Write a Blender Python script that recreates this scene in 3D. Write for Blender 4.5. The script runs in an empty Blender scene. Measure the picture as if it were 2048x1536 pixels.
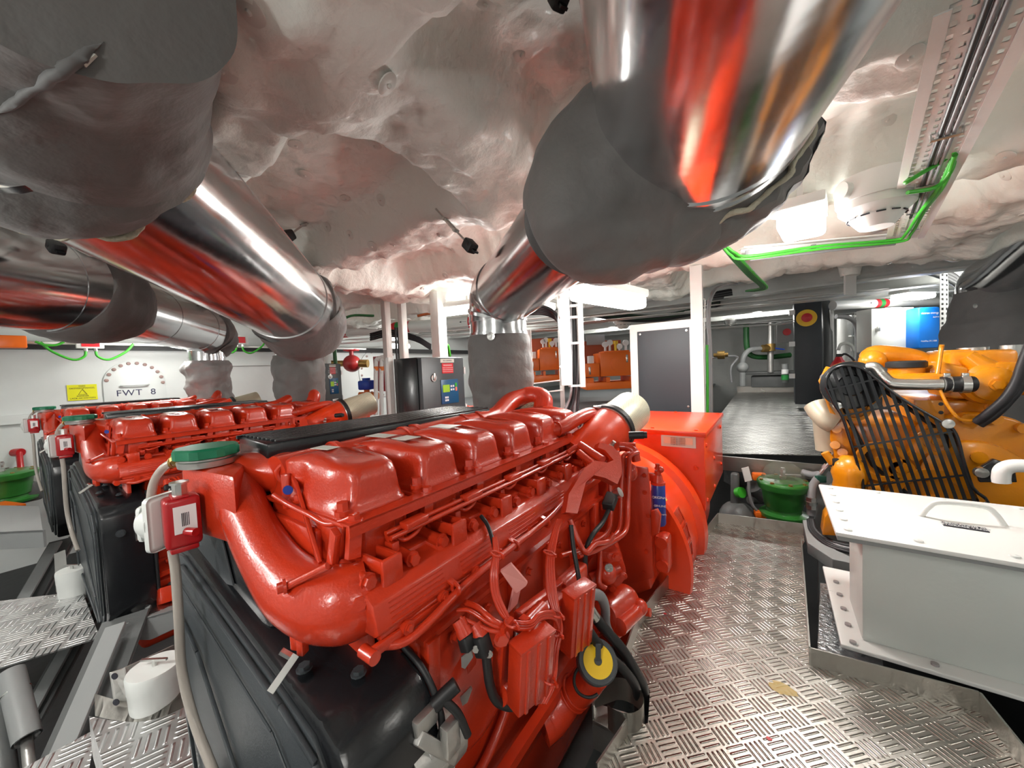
import bpy, bmesh, math, random
from math import sin, cos, pi, radians, sqrt
from mathutils import Vector as V, Matrix, noise
import numpy as np
random.seed(7)
S = bpy.context.scene
C = S.collection
# ---------------------------------------------------------------- camera
F = 745.0; PITCH = radians(2.4); ROLL = radians(2.5); YAW = radians(35.1)
fw = V((-sin(YAW)*cos(PITCH), cos(YAW)*cos(PITCH), -sin(PITCH)))
r0 = V((cos(YAW), sin(YAW), 0)); u0 = r0.cross(fw)
rt = r0*cos(ROLL) - u0*sin(ROLL); up = u0*cos(ROLL) + r0*sin(ROLL)
def ray(x, y): return fw + rt*((x-1024)/F) - up*((y-768)/F)
def P(x, y, d): return ray(x, y)*d                    # point of the room seen at x, y, d metres away
def PX(x, y, X): r = ray(x, y); return r*(X/r.x)
def PY(x, y, Y): r = ray(x, y); return r*(Y/r.y)
def PZ(x, y, Z): r = ray(x, y); return r*(Z/r.z)
cam = bpy.data.cameras.new('camera'); cam.sensor_width = 36; cam.lens = F/2048*36; cam.clip_start = 0.01; cam.clip_end = 100
co = bpy.data.objects.new('camera', cam); C.objects.link(co); S.camera = co
m = Matrix((rt, up, -fw)).transposed().to_4x4(); co.matrix_world = m
# ---------------------------------------------------------------- materials
MATS = {}
def lk(nt, a, b): nt.links.new(a, b)
def mat(name, col, rough=.5, metal=0., coat=0., bump=0., bscale=40., emis=None, estr=0., detail=4, var=0., vscale=3., aniso=0., trans=0., alpha=1., sheen=0., rvar=0.):
    if name in MATS: return MATS[name]
    m = bpy.data.materials.new(name); m.use_nodes = True; nt = m.node_tree; b = nt.nodes['Principled BSDF']
    b.inputs['Base Color'].default_value = (*col, 1); b.inputs['Roughness'].default_value = rough; b.inputs['Metallic'].default_value = metal
    b.inputs['Coat Weight'].default_value = coat; b.inputs['Coat Roughness'].default_value = .12
    b.inputs['Anisotropic'].default_value = aniso; b.inputs['Transmission Weight'].default_value = trans; b.inputs['Alpha'].default_value = alpha
    b.inputs['Sheen Weight'].default_value = sheen
    if emis: b.inputs['Emission Color'].default_value = (*emis, 1); b.inputs['Emission Strength'].default_value = estr
    tc = nt.nodes.new('ShaderNodeTexCoord')
    if bump:
        n = nt.nodes.new('ShaderNodeTexNoise'); n.inputs['Scale'].default_value = bscale; n.inputs['Detail'].default_value = detail
        lk(nt, tc.outputs['Object'], n.inputs['Vector'])
        bp = nt.nodes.new('ShaderNodeBump'); bp.inputs['Strength'].default_value = 1; bp.inputs['Distance'].default_value = bump
        lk(nt, n.outputs['Fac'], bp.inputs['Height']); lk(nt, bp.outputs['Normal'], b.inputs['Normal'])
    if var or rvar:
        n2 = nt.nodes.new('ShaderNodeTexNoise'); n2.inputs['Scale'].default_value = vscale; n2.inputs['Detail'].default_value = 5
        lk(nt, tc.outputs['Object'], n2.inputs['Vector'])
    if var:
        mr = nt.nodes.new('ShaderNodeMapRange'); mr.inputs[1].default_value = .3; mr.inputs[2].default_value = .7; mr.inputs[3].default_value = 1-var; mr.inputs[4].default_value = 1+var*.5
        lk(nt, n2.outputs['Fac'], mr.inputs[0])
        vm = nt.nodes.new('ShaderNodeVectorMath'); vm.operation = 'SCALE'; vm.inputs[0].default_value = col; lk(nt, mr.outputs[0], vm.inputs['Scale'])
        lk(nt, vm.outputs[0], b.inputs['Base Color'])
    if rvar:
        mr = nt.nodes.new('ShaderNodeMapRange'); mr.inputs[1].default_value = .3; mr.inputs[2].default_value = .7; mr.inputs[3].default_value = max(.03, rough-rvar); mr.inputs[4].default_value = rough+rvar
        lk(nt, n2.outputs['Fac'], mr.inputs[0]); lk(nt, mr.outputs[0], b.inputs['Roughness'])
    MATS[name] = m; return m
RED = mat('red_engine_paint', (.57, .036, .009), .27, coat=.35, bump=.0006, bscale=220, var=.12, vscale=6)
ORG = mat('orange_red_generator_paint', (.78, .048, .006), .3, coat=.3, bump=.0004, bscale=200)
ORD = mat('orange_unit_paint', (.85, .16, .01), .4)
DRED = mat('dark_red_sensor_paint', (.42, .008, .012), .3, coat=.3)
YEL = mat('yellow_engine_paint', (.72, .255, .004), .3, coat=.3, bump=.0006, bscale=150, var=.12, vscale=8)
BLK = mat('black_gloss_paint', (.010, .011, .013), .25, coat=.2, bump=.0003, bscale=200)
GBK = mat('charcoal_satin_paint', (.045, .052, .058), .38, bump=.0004, bscale=300, var=.1)
RUB = mat('black_rubber', (.012, .012, .013), .5)
GRY = mat('dark_grey_frame_paint', (.10, .105, .105), .45, bump=.0006, bscale=90, var=.15)
LGY = mat('mid_grey_paint', (.26, .27, .27), .45, bump=.0005, bscale=80)
WHT = mat('white_gloss_paint', (.78, .79, .77), .35, coat=.15, bump=.0005, bscale=60, var=.04)
BOXG = mat('pale_grey_paint', (.60, .64, .61), .38, bump=.0006, bscale=50, var=.04)
BULK = mat('white_bulkhead_paint', (.66, .70, .69), .42, bump=.0012, bscale=12, var=.06)
CREAM = mat('cream_pvc_tube', (.72, .66, .54), .4)
TUBE = mat('clear_milky_tube', (.62, .56, .50), .2, trans=.35, rvar=.05)
CHR = mat('polished_steel_cladding', (.74, .74, .75), .17, metal=1., bump=.0012, bscale=7, detail=3, rvar=.05, vscale=5)
STL = mat('zinc_plated_steel', (.62, .62, .60), .3, metal=1., bump=.0004, bscale=60, rvar=.1)
ALU = mat('cast_aluminium', (.55, .54, .52), .42, metal=.9, bump=.0015, bscale=60)
LAG = mat('grey_lagging_fabric', (.165, .16, .155), .62, bump=.012, bscale=9, detail=5, sheen=.15, var=.12, vscale=5)
LAGL = mat('pale_grey_lagging_fabric', (.36, .36, .355), .6, bump=.012, bscale=11, detail=5, var=.08)
LAGD = mat('dark_grey_lagging_fabric', (.15, .15, .15), .7, bump=.01, bscale=9)
FRAY = mat('frayed_glass_cloth', (.55, .52, .40), .8, bump=.004, bscale=160)
CEIL = mat('white_insulation_fabric', (.90, .90, .84), .52, coat=.05, bump=.016, bscale=11, detail=8, var=.05, vscale=2)
WASH = mat('white_insulation_washer', (.74, .72, .67), .4, bump=.0005)
DRK = mat('dark_bilge_steel', (.018, .019, .02), .6, bump=.002, bscale=20)
DARKGREEN = mat('dark_green_primer', (.02, .05, .025), .6)
GRN = mat('green_pump_paint', (.03, .19, .03), .33, coat=.2, var=.25, vscale=9)
GCAP = mat('green_cap_plastic', (.005, .16, .075), .4)
GCAB = mat('green_cable_sheath', (.05, .42, .03), .4)
GCAD = mat('dark_green_cable_sheath', (.02, .12, .03), .45)
KCAB = mat('black_cable_sheath', (.014, .013, .016), .45)
ACAB = mat('grey_cable_sheath', (.24, .24, .25), .45)
BLU = mat('blue_filter_paint', (.008, .035, .30), .3, coat=.3)
BLUC = mat('blue_charger_paint', (.005, .19, .72), .4)
YLW = mat('yellow_plastic', (.85, .55, .01), .4)
YSGN = mat('yellow_sign_vinyl', (.72, .72, .01), .4)
PAPER = mat('off_white_label', (.62, .62, .56), .45)
WLB = mat('white_label', (.8, .8, .8), .4)
REDL = mat('red_label', (.6, .02, .03), .4)
PINK = mat('salmon_plate_paint', (.74, .30, .27), .45)
INK = mat('black_ink', (.02, .02, .03), .5)
WINK = mat('white_ink', (.8, .8, .8), .5)
LCD = mat('green_lcd', (.25, .42, .03), .3, emis=(.3, .5, .03), estr=.25)
PNB = mat('blue_panel_face', (.01, .08, .19), .35)
GFB = mat('green_band_paint', (.02, .25, .05), .4)
BRS = mat('brass_fitting', (.35, .22, .07), .4, metal=.8)
WHITEP = mat('white_plastic', (.72, .74, .72), .35, coat=.1)
VLVR = mat('dark_red_valve_paint', (.38, .02, .02), .35, coat=.2)
ORB = mat('orange_band_tape', (.8, .2, .03), .4)
BLUV = mat('blue_valve_plastic', (.01, .06, .45), .4)
INSW = mat('white_foil_insulation', (.55, .57, .55), .45, bump=.02, bscale=4, detail=4, var=.08)
FLRG = mat('grey_deck_paint', (.20, .21, .215), .4, bump=.001, bscale=30, var=.1)
LAMP = mat('lit_lamp_lens', (.9, .9, .88), .3, emis=(1., .97, .90), estr=14.)
LAMPS_ = mat('lit_far_lamp_lens', (.9, .9, .88), .3, emis=(.97, .98, 1.), estr=7.)
def filter_mat():
    m = mat('expanded_metal_filter_mesh', (.62, .58, .42), .38, metal=.45); nt = m.node_tree; b = nt.nodes['Principled BSDF']
    tc = nt.nodes.new('ShaderNodeTexCoord'); outs = []
    for ang in (.6, -.6):
        mp = nt.nodes.new('ShaderNodeMapping'); mp.inputs['Rotation'].default_value = (ang, .35, ang); lk(nt, tc.outputs['Object'], mp.inputs[0])
        w = nt.nodes.new('ShaderNodeTexWave'); w.inputs['Scale'].default_value = 55; w.bands_direction = 'Z'; lk(nt, mp.outputs[0], w.inputs['Vector']); outs.append(w.outputs['Fac'])
    mu = nt.nodes.new('ShaderNodeMath'); mu.operation = 'MULTIPLY'; lk(nt, outs[0], mu.inputs[0]); lk(nt, outs[1], mu.inputs[1])
    cr = nt.nodes.new('ShaderNodeMapRange'); cr.inputs[1].default_value = .9; cr.inputs[2].default_value = .3; lk(nt, mu.outputs[0], cr.inputs[0])
    bp = nt.nodes.new('ShaderNodeBump'); bp.inputs['Distance'].default_value = .002; lk(nt, cr.outputs[0], bp.inputs['Height']); lk(nt, bp.outputs['Normal'], b.inputs['Normal'])
    mx = nt.nodes.new('ShaderNodeMix'); mx.data_type = 'RGBA'; mx.inputs['A'].default_value = (.34, .31, .2, 1); mx.inputs['B'].default_value = (.72, .68, .52, 1)
    lk(nt, cr.outputs[0], mx.inputs[0]); lk(nt, mx.outputs['Result'], b.inputs['Base Color']); return m
FILT = filter_mat()
def tread(name, cell, col, ang=0., rough=.36, dirt=.15):
    m = mat(name, col, rough, metal=1.); nt = m.node_tree; b = nt.nodes['Principled BSDF']; N = nt.nodes.new
    def M_(op, a, bb=None, c=None):
        n = N('ShaderNodeMath'); n.operation = op
        for i, x in enumerate((a, bb, c)):
            if x is None: continue
            if isinstance(x, (int, float)): n.inputs[i].default_value = x
            else: lk(nt, x, n.inputs[i])
        return n.outputs[0]
    tc = N('ShaderNodeTexCoord'); mp = N('ShaderNodeMapping'); mp.inputs['Rotation'].default_value = (0, 0, ang); mp.inputs['Scale'].default_value = (1/cell, 1/cell, 1/cell)
    geo = N('ShaderNodeNewGeometry')
    lk(nt, geo.outputs['Position'], mp.inputs['Vector'])
    sp = N('ShaderNodeSeparateXYZ'); lk(nt, mp.outputs[0], sp.inputs[0]); x, y = sp.outputs[0], sp.outputs[1]
    fx = M_('FRACT', x); fy = M_('FRACT', y)
    par = M_('MODULO', M_('ABSOLUTE', M_('ADD', M_('FLOOR', x), M_('FLOOR', y))), 2)
    ipar = M_('SUBTRACT', 1, par)
    t = M_('ADD', M_('MULTIPLY', fx, par), M_('MULTIPLY', fy, ipar)); s = M_('ADD', M_('MULTIPLY', fy, par), M_('MULTIPLY', fx, ipar))
    bars = M_('MAXIMUM', M_('SINE', M_('MULTIPLY', M_('ADD', t, -.02), 4*2*pi)), 0)
    se = M_('SUBTRACT', .5, M_('ABSOLUTE', M_('SUBTRACT', s, .5)))
    mk = N('ShaderNodeMapRange'); mk.interpolation_type = 'SMOOTHSTEP'; mk.inputs[1].default_value = .03; mk.inputs[2].default_value = .16; lk(nt, se, mk.inputs[0])
    te = M_('SUBTRACT', .5, M_('ABSOLUTE', M_('SUBTRACT', t, .5)))
    mk2 = N('ShaderNodeMapRange'); mk2.inputs[1].default_value = .0; mk2.inputs[2].default_value = .06; lk(nt, te, mk2.inputs[0])
    h = M_('MULTIPLY', M_('MULTIPLY', bars, mk.outputs[0]), mk2.outputs[0])
    bp = N('ShaderNodeBump'); bp.inputs['Distance'].default_value = cell*.048; bp.inputs['Strength'].default_value = 1; lk(nt, h, bp.inputs['Height'])
    n = N('ShaderNodeTexNoise'); n.inputs['Scale'].default_value = 5; n.inputs['Detail'].default_value = 8; n.inputs['Roughness'].default_value = .7; lk(nt, tc.outputs['Object'], n.inputs['Vector'])
    bp2 = N('ShaderNodeBump'); bp2.inputs['Distance'].default_value = .004; bp2.inputs['Strength'].default_value = .5; lk(nt, n.outputs['Fac'], bp2.inputs['Height']); lk(nt, bp2.outputs['Normal'], bp.inputs['Normal'])
    lk(nt, bp.outputs['Normal'], b.inputs['Normal'])
    r1 = M_('SUBTRACT', M_('ADD', rough-.07, M_('MULTIPLY', n.outputs['Fac'], .16)), M_('MULTIPLY', h, .12)); lk(nt, r1, b.inputs['Roughness'])
    mx = N('ShaderNodeMix'); mx.data_type = 'RGBA'; mx.inputs['A'].default_value = (*[c*(1-dirt*2.2) for c in col], 1); mx.inputs['B'].default_value = (*col, 1)
    mr = N('ShaderNodeMapRange'); mr.inputs[1].default_value = .3; mr.inputs[2].default_value = .62; lk(nt, n.outputs['Fac'], mr.inputs[0])
    lk(nt, M_('ADD', mr.outputs[0], M_('MULTIPLY', h, .5)), mx.inputs[0]); mx.clamp_factor = True
    lk(nt, mx.outputs['Result'], b.inputs['Base Color'])
    return m
TRD = tread('five_bar_tread_plate', .047, (.52, .49, .45), radians(45), .33, .17)
TRD2 = tread('far_tread_plate', .11, (.60, .60, .58), radians(45), .34)
TRD3 = tread('left_tread_plate', .075, (.66, .66, .66), radians(20), .42, .06)
TRIM_ = mat('bare_plate_flange', (.46, .45, .42), .36, metal=1., bump=.0012, bscale=40, rvar=.1)
# ---------------------------------------------------------------- mesh builder
def frame(d, hint=None):
    d = V(d).normalized(); h = V(hint) if hint else (V((0, 0, 1)) if abs(d.z) < .9 else V((1, 0, 0)))
    a = h.cross(d).normalized(); b = d.cross(a).normalized(); return a, b, d
def smooth_path(pts, n=6):
    pts = [V(p) for p in pts]
    if len(pts) < 3 or n < 2: return pts
    q = [pts[0]*2-pts[1]] + pts + [pts[-1]*2-pts[-2]]; out = []
    for i in range(1, len(q)-2):
        for k in range(n):
            t = k/n; a, b, c, d = q[i-1], q[i], q[i+1], q[i+2]
            out.append(.5*((2*b)+(c-a)*t+(2*a-5*b+4*c-d)*t*t+(3*b-a-3*c+d)*t**3))
    out.append(pts[-1]); return out
def lerp_list(r, n, m):
    if isinstance(r, (int, float)): return [r]*m
    out = []
    for i in range(m):
        t = i/(m-1)*(len(r)-1); k = min(int(t), len(r)-2); f = t-k; out.append(r[k]*(1-f)+r[k+1]*f)
    return out
class MB:
    def __init__(s): s.bm = bmesh.new()
    def box(s, c, size, rot=None, bev=0., seg=2):
        R = rot if isinstance(rot, Matrix) else (Matrix.Rotation(rot, 3, 'Z') if rot else Matrix.Identity(3))
        M = Matrix.Translation(V(c)) @ R.to_4x4() @ Matrix.Diagonal((*size, 1))
        g = bmesh.ops.create_cube(s.bm, size=1, matrix=M)
        if bev:
            es = list({e for v in g['verts'] for e in v.link_edges})
            bmesh.ops.bevel(s.bm, geom=es, offset=bev, segments=seg, profile=.5, affect='EDGES')
        return s
    def bb(s, a, b, bev=0., seg=2):
        a = V(a); b = V(b); return s.box((a+b)/2, [abs(x) for x in (b-a)], None, bev, seg)
    def bar(s, p0, p1, w, h, hint=None, bev=0.):
        p0 = V(p0); p1 = V(p1); a, b, d = frame(p1-p0, hint); R = Matrix((a, b, d)).transposed()
        return s.box((p0+p1)/2, (w, h, (p1-p0).length), R, bev)
    def ring_faces(s, rings, caps=(True, True), closed=False):
        bm = s.bm; n = len(rings[0])
        for i in range(len(rings)-(0 if closed else 1)):
            A = rings[i]; B = rings[(i+1) % len(rings)]
            for k in range(n):
                try: bm.faces.new((A[k], A[(k+1) % n], B[(k+1) % n], B[k]))
                except ValueError: pass
        if not closed:
            if caps[0]: bm.faces.new(list(reversed(rings[0])))
            if caps[1]: bm.faces.new(rings[-1])
    def tube(s, pts, r, seg=12, n=6, caps=(True, True), wob=0., wf=14., ell=1., fold=0.):
        pts = smooth_path(pts, n); R = lerp_list(r, 0, len(pts)); bm = s.bm; rings = []; prev = None
        for i, p in enumerate(pts):
            d = (pts[min(i+1, len(pts)-1)]-pts[max(i-1, 0)]).normalized()
            if prev is None: a, b, _ = frame(d)
            else:
                a = (prev - d*prev.dot(d)).normalized(); b = d.cross(a)
            prev = a; ring = []
            for k in range(seg):
                t = 2*pi*k/seg; q = p+(a*cos(t)*ell+b*sin(t))*R[i]
                if wob: 
                    w = noise.noise(q*wf)*wob + noise.noise(q*wf*2.7)*wob*.4
                    if fold:
                        tt = i/(len(pts)-1); w += fold*tt**3*(sin(t*17+3*noise.noise(q*4))+.6*sin(t*29+i*.2))
                    q = q+(q-p).normalized()*w
                ring.append(bm.verts.new(q))
            rings.append(ring)
        s.ring_faces(rings, caps); return s
    def cyl(s, p0, p1, r, r1=None, seg=20, caps=(True, True)):
        return s.tube([p0, p1], [r, r if r1 is None else r1], seg, 1, caps)
    def hexb(s, p, d, r=.008, h=.006):
        d = V(d).normalized(); p = V(p); s.cyl(p, p+d*h*.35, r*1.35, seg=10); s.cyl(p, p+d*h, r, seg=6); return s
    def lathe(s, p, d, prof, seg=24):
        a, b, d = frame(d); p = V(p); rings = []
        for (h, r) in prof:
            rings.append([s.bm.verts.new(p+d*h+(a*cos(2*pi*k/seg)+b*sin(2*pi*k/seg))*max(r, 1e-4)) for k in range(seg)])
        s.ring_faces(rings); return s
    def torus(s, c, d, R, r, seg=24, sg=8, arc=2*pi):
        a, b, d = frame(d); c = V(c); rings = []; n = seg; cl = arc > 6.28
        for i in range(n+(0 if cl else 1)):
            t = arc*i/n; e = a*cos(t)+b*sin(t); rings.append([s.bm.verts.new(c+e*(R+r*cos(2*pi*k/sg))+d*r*sin(2*pi*k/sg)) for k in range(sg)])
        s.ring_faces(rings, closed=cl); return s
    def prism(s, pts, vec, bev=0.):
        bm = s.bm; vec = V(vec); A = [bm.verts.new(V(p)) for p in pts]; B = [bm.verts.new(V(p)+vec) for p in pts]; n = len(A)
        fs = [bm.faces.new(list(reversed(A))), bm.faces.new(B)] + [bm.faces.new((A[k], A[(k+1) % n], B[(k+1) % n], B[k])) for k in range(n)]
        bmesh.ops.recalc_face_normals(bm, faces=fs)
        if bev: bmesh.ops.bevel(bm, geom=list({e for f in fs for e in f.edges}), offset=bev, segments=2, profile=.5, affect='EDGES')
        return s
    def loft(s, secs, caps=(True, True)):
        s.ring_faces([[s.bm.verts.new(V(p)) for p in sec] for sec in secs], caps); return s
    def sphere(s, c, r, sc=(1, 1, 1), seg=20):
        bmesh.ops.create_uvsphere(s.bm, u_segments=seg, v_segments=seg//2, radius=r, matrix=Matrix.Translation(V(c)) @ Matrix.Diagonal((*sc, 1))); return s
    def perf(s, p0, p1, wv, n, th=.003, slot=(.55, .4), rows=1):
        "a strip from p0 to p1, wv wide, pierced by n slots"
        p0 = V(p0); p1 = V(p1); wv = V(wv); L = (p1-p0)/n; nrm = L.cross(wv).normalized()*th; W = wv/rows
        for i in range(n):
            for j in range(rows):
                o = p0+L*i+W*j; a = (1-slot[0])/2; b = (1-slot[1])/2
                c = [o, o+L, o+L+W, o+W]; h = [o+L*a+W*b, o+L*(1-a)+W*b, o+L*(1-a)+W*(1-b), o+L*a+W*(1-b)]
                for t in (V((0, 0, 0)), nrm):
                    cv = [s.bm.verts.new(q+t) for q in c]; hv = [s.bm.verts.new(q+t) for q in h]
                    for k in range(4): s.bm.faces.new((cv[k], cv[(k+1) % 4], hv[(k+1) % 4], hv[k]))
        return s
    def build(s, name, m, parent=None, org=(0, 0, 0), sm=35, loc=None, fix=True):
        if fix: bmesh.ops.recalc_face_normals(s.bm, faces=s.bm.faces)
        if any(org): bmesh.ops.translate(s.bm, verts=s.bm.verts, vec=-V(org))
        me = bpy.data.meshes.new(name); s.bm.to_mesh(me); s.bm.free()
        if sm:
            me.shade_smooth(); me.set_sharp_from_angle(angle=radians(sm))
        me.materials.append(m); o = bpy.data.objects.new(name, me); C.objects.link(o)
        if parent: o.parent = parent
        elif any(org): o.location = org
        return o
class T:
    "a thing: an Empty at its base that parents its parts; meshes are given in room coordinates"
    def __init__(s, name, label, cat, loc, group=None):
        s.o = bpy.data.objects.new(name, None); C.objects.link(s.o); s.o.location = loc; s.o.empty_display_size = .05
        s.loc = V(loc); s.o['label'] = label; s.o['category'] = cat
        if group: s.o['group'] = group
    def part(s, name, mb, m, parent=None, label=None, sm=35, kind=None):
        o = mb.build(name, m, parent or s.o, s.loc, sm)
        if label: o['label'] = label
        if kind: o['kind'] = kind
        return o
def single(name, mb, m, label, cat, group=None, org=None, sm=35):
    if org is None:
        vs = [v.co for v in mb.bm.verts]; org = (sum(v.x for v in vs)/len(vs), sum(v.y for v in vs)/len(vs), min(v.z for v in vs))
    o = mb.build(name, m, None, org, sm); o['label'] = label; o['category'] = cat
    if group: o['group'] = group
    return o
def struct(name, mb, m, label=None, parent=None, sm=35):
    o = mb.build(name, m, parent, (0, 0, 0), sm); o['kind'] = 'structure'
    if label: o['label'] = label
    return o
def text(s, p, right, upv, size, m, parent=None, org=(0, 0, 0), name='lettering', align='CENTER', th=.0004, space=1.):
    cu = bpy.data.curves.new(name, 'FONT'); cu.body = s; cu.size = size; cu.align_x = align; cu.align_y = 'CENTER'; cu.extrude = th; cu.space_character = space
    o = bpy.data.objects.new(name, cu); me = bpy.data.meshes.new_from_object(o); bpy.data.objects.remove(o)
    r = V(right).normalized(); u = (V(upv)-r*V(upv).dot(r)).normalized(); n = r.cross(u)
    Mx = Matrix((r, u, n)).transposed().to_4x4(); Mx.translation = V(p)-V(org); me.transform(Mx); me.materials.clear(); me.materials.append(m)
    ob = bpy.data.objects.new(name, me); C.objects.link(ob)
    if parent: ob.parent = parent
    return ob
def copy_tree(o, parent=None):
    c = o.copy(); C.objects.link(c); c.parent = parent
    for ch in [x for x in bpy.data.objects if x.parent == o]: copy_tree(ch, c)
    return c
XA, YA, ZA = V((1, 0, 0)), V((0, 1, 0)), V((0, 0, 1))
# ================================================================ THE ROOM
FZ = -.86     # level of the tread plates the photographer stands on
def ss(e0, e1, x):
    t = min(1, max(0, (x-e0)/(e1-e0))); return t*t*(3-2*t)
GIRD = [-4.4, -2.62, -.84, .98]; BEAM = [-.95, -.22, .47, 1.30, 2.15, 3.0, 3.86, 4.75, 5.7, 6.7, 7.7, 8.7]
def zceil(x, y):
    wx = x+noise.noise((x*1.6, y*1.6, 0))*.05; wy = y+noise.noise((x*1.5, y*1.5, 7))*.05
    g = max(1-ss(.12, .27, abs(wx-c)) for c in GIRD); t = max(1-ss(.07, .20, abs(wy-c)) for c in BEAM)
    z = .885 - .205*max(g, t) - .035*min(g, t)
    z -= .007*abs(noise.noise((x*24, y*20, 4)))+.010*(1-abs(noise.noise((x*4+y*3, y*6, 8))))**6
    z += .05*noise.noise((x*2.1, y*2.1, 3)) + .030*noise.noise((x*5, y*5, 1)) - .028*abs(noise.noise((x*9, y*7, 5))) + .010*noise.noise((x*19, y*17, 2)) - .016*max(0, noise.noise((x*13, y*24, 9)))
    if y > 3.95: z -= 0.0
    return z
def grid_mesh(x0, x1, y0, y1, step, f):
    nx = int((x1-x0)/step)+1; ny = int((y1-y0)/step)+1
    vs = []; 
    for j in range(ny):
        for i in range(nx):
            x = x0+i*step; y = y0+j*step; vs.append((x, y, f(x, y)))
    fs = [(j*nx+i, (j+1)*nx+i, (j+1)*nx+i+1, j*nx+i+1) for j in range(ny-1) for i in range(nx-1)]
    return vs, fs
vs, fs = grid_mesh(-5.7, 3.1, -1.6, 4.12, .022, zceil)
me = bpy.data.meshes.new('ceiling'); me.from_pydata(vs, [], fs); me.shade_smooth(); me.materials.append(CEIL)
ceil = bpy.data.objects.new('ceiling', me); C.objects.link(ceil); ceil['kind'] = 'structure'; ceil['label'] = 'white quilted insulation blanket under the deck beams'
md = ceil.modifiers.new('thick', 'SOLIDIFY'); md.thickness = .02; md.offset = -1
# round washers that pin the blanket
def normal_at(x, y):
    e = .03; return V((zceil(x+e, y)-zceil(x-e, y), zceil(x, y+e)-zceil(x, y-e), -2*e)).normalized()
WP = []
for c in BEAM[:7]:
    for g in GIRD:
        for dx in (-.62, -.28, .0, .28, .62): WP.append((g+dx+random.uniform(-.05, .05), c+random.uniform(-.10, .10)))
for g in GIRD:
    for c in BEAM[1:6]: WP.append((g+random.uniform(-.1, .1), c+.4+random.uniform(-.06, .06)))
WP = [w for w in WP if w[1] > 1.6]
vis = []
for (x, y) in WP:
    p = V((x, y, zceil(x, y))); d = p.dot(fw)
    if d < .3: continue
    px = 1024+F*p.dot(rt)/d; py = 768-F*p.dot(up)/d
    if -40 < px < 2090 and -40 < py < 720 and x < 1.6: vis.append((x, y, d))
vis.sort(key=lambda t: t[2])
bpy.context.view_layer.update()
for (x, y) in ((445, 140), (775, 165), (592, 290), (750, 288), (1042, 110), (972, 8), (610, 350), (500, 22), (478, 348), (1820, 112), (1775, 245), (690, 395), (788, 490), (700, 470), (745, 492), (655, 455), (762, 400), (880, 470), (905, 500), (640, 545), (1340, 545), (1770, 15), (2010, 350), (655, 660-45)):
    ok, h, n_, i_ = ceil.ray_cast(V((0, 0, 0)), ray(x, y).normalized())
    if ok: vis.insert(0, (h.x, h.y, .1))
for (x, y, d) in vis[:96]:
    n = normal_at(x, y); p = V((x, y, zceil(x, y))); mb = MB(); r = random.uniform(.024, .029)
    mb.lathe(p-n*.002, n, [(0, r), (.003, r*1.0), (.006, r*.8), (.007, .006), (.012, .004), (.013, 0)], 18)
    w = mb.build('washer', WASH, ceil, (0, 0, 0), 50)
# far deckhead beyond the blanket
mb = MB(); mb.bb((-5.7, 4.0, .93), (3.1, 10.4, .98))
for y in (4.9, 5.8, 6.7, 7.6, 8.6): mb.bb((-5.7, y, .70), (3.1, y+.04, .93)); mb.bb((-5.7, y-.06, .68), (3.1, y+.10, .70))
struct('deckhead', mb, INSW, 'pale deckhead with beams over the far half of the room')
# floor (bilge), bulkheads
mb = MB(); mb.bb((-5.7, -2.0, -1.62), (3.1, 10.4, -1.58)); struct('floor', mb, DRK, 'dark bilge bottom below the floor plates')
mb = MB(); mb.bb((-5.62, -2.0, -1.6), (-5.5, 10.4, .36)); mb.bb((-5.66, -2.0, .36), (-5.62, 10.4, 1.0)); mb.bb((-5.56, 1.75, .18), (-5.46, 2.9, .21)); mb.bb((-5.56, -.9, -.30), (-5.47, .35, -.22))
struct('wall_left', mb, BULK, 'pale painted tank bulkhead behind the engines')
mb = MB(); mb.bb((-5.66, -2.0, .36), (-5.40, 10.4, .43)); struct('trim_1', mb, DRK, 'ledge above the bulkhead, coloured dark as a shaded recess')  # dark colour stands for the shade in the recess over the bulkhead
mb = MB(); mb.bb((-5.7, 10.3, -1.6), (3.1, 10.4, 1.0)); 
struct('wall_far', mb, INSW, 'white foil faced insulation on the far bulkhead')
mb = MB(); mb.bb((3.0, -2.0, -1.6), (3.1, 10.4, 1.0)); struct('wall_right', mb, BULK, 'white ship side beyond the yellow engine')
mb = MB(); mb.bb((-5.7, -2.1, -1.6), (3.1, -2.0, 1.0)); struct('wall_back', mb, BULK, 'white bulkhead behind the photographer')
# raised grey deck at the back
mb = MB(); mb.bb((-5.4, 4.7, -.62), (-1.15, 10.2, -.58)); mb.bb((-5.4, 4.62, -1.58), (-1.15, 4.7, -.58)); mb.bb((1.3, 3.6, -.66), (2.9, 10.2, -.62))
struct('trim_2', mb, FLRG, 'raised grey deck at the back of the room')

# ================================================================ TREAD PLATES
def plate(name_label, poly, z, m, flanges=(), hf=.055, th=.006, cat='floor plate', extra=None, group=None):
    t = T('floor_plate', name_label, cat, (sum(p[0] for p in poly)/len(poly), sum(p[1] for p in poly)/len(poly), z), group)
    mb = MB(); mb.prism([(x, y, z-th) for x, y in poly], (0, 0, th)); t.part('tread_sheet', mb, m, sm=0)
    for (i, j, h) in flanges:
        a = V((*poly[i], z)); b = V((*poly[j], z)); mb = MB()
        d = (b-a).normalized(); nrm = d.cross(ZA)*.004
        mb.prism([a-ZA*.002, b-ZA*.002, b+ZA*h, a+ZA*h], nrm); t.part('flange', mb, TRIM_, sm=0)
    if extra: extra(t)
    return t
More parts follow.
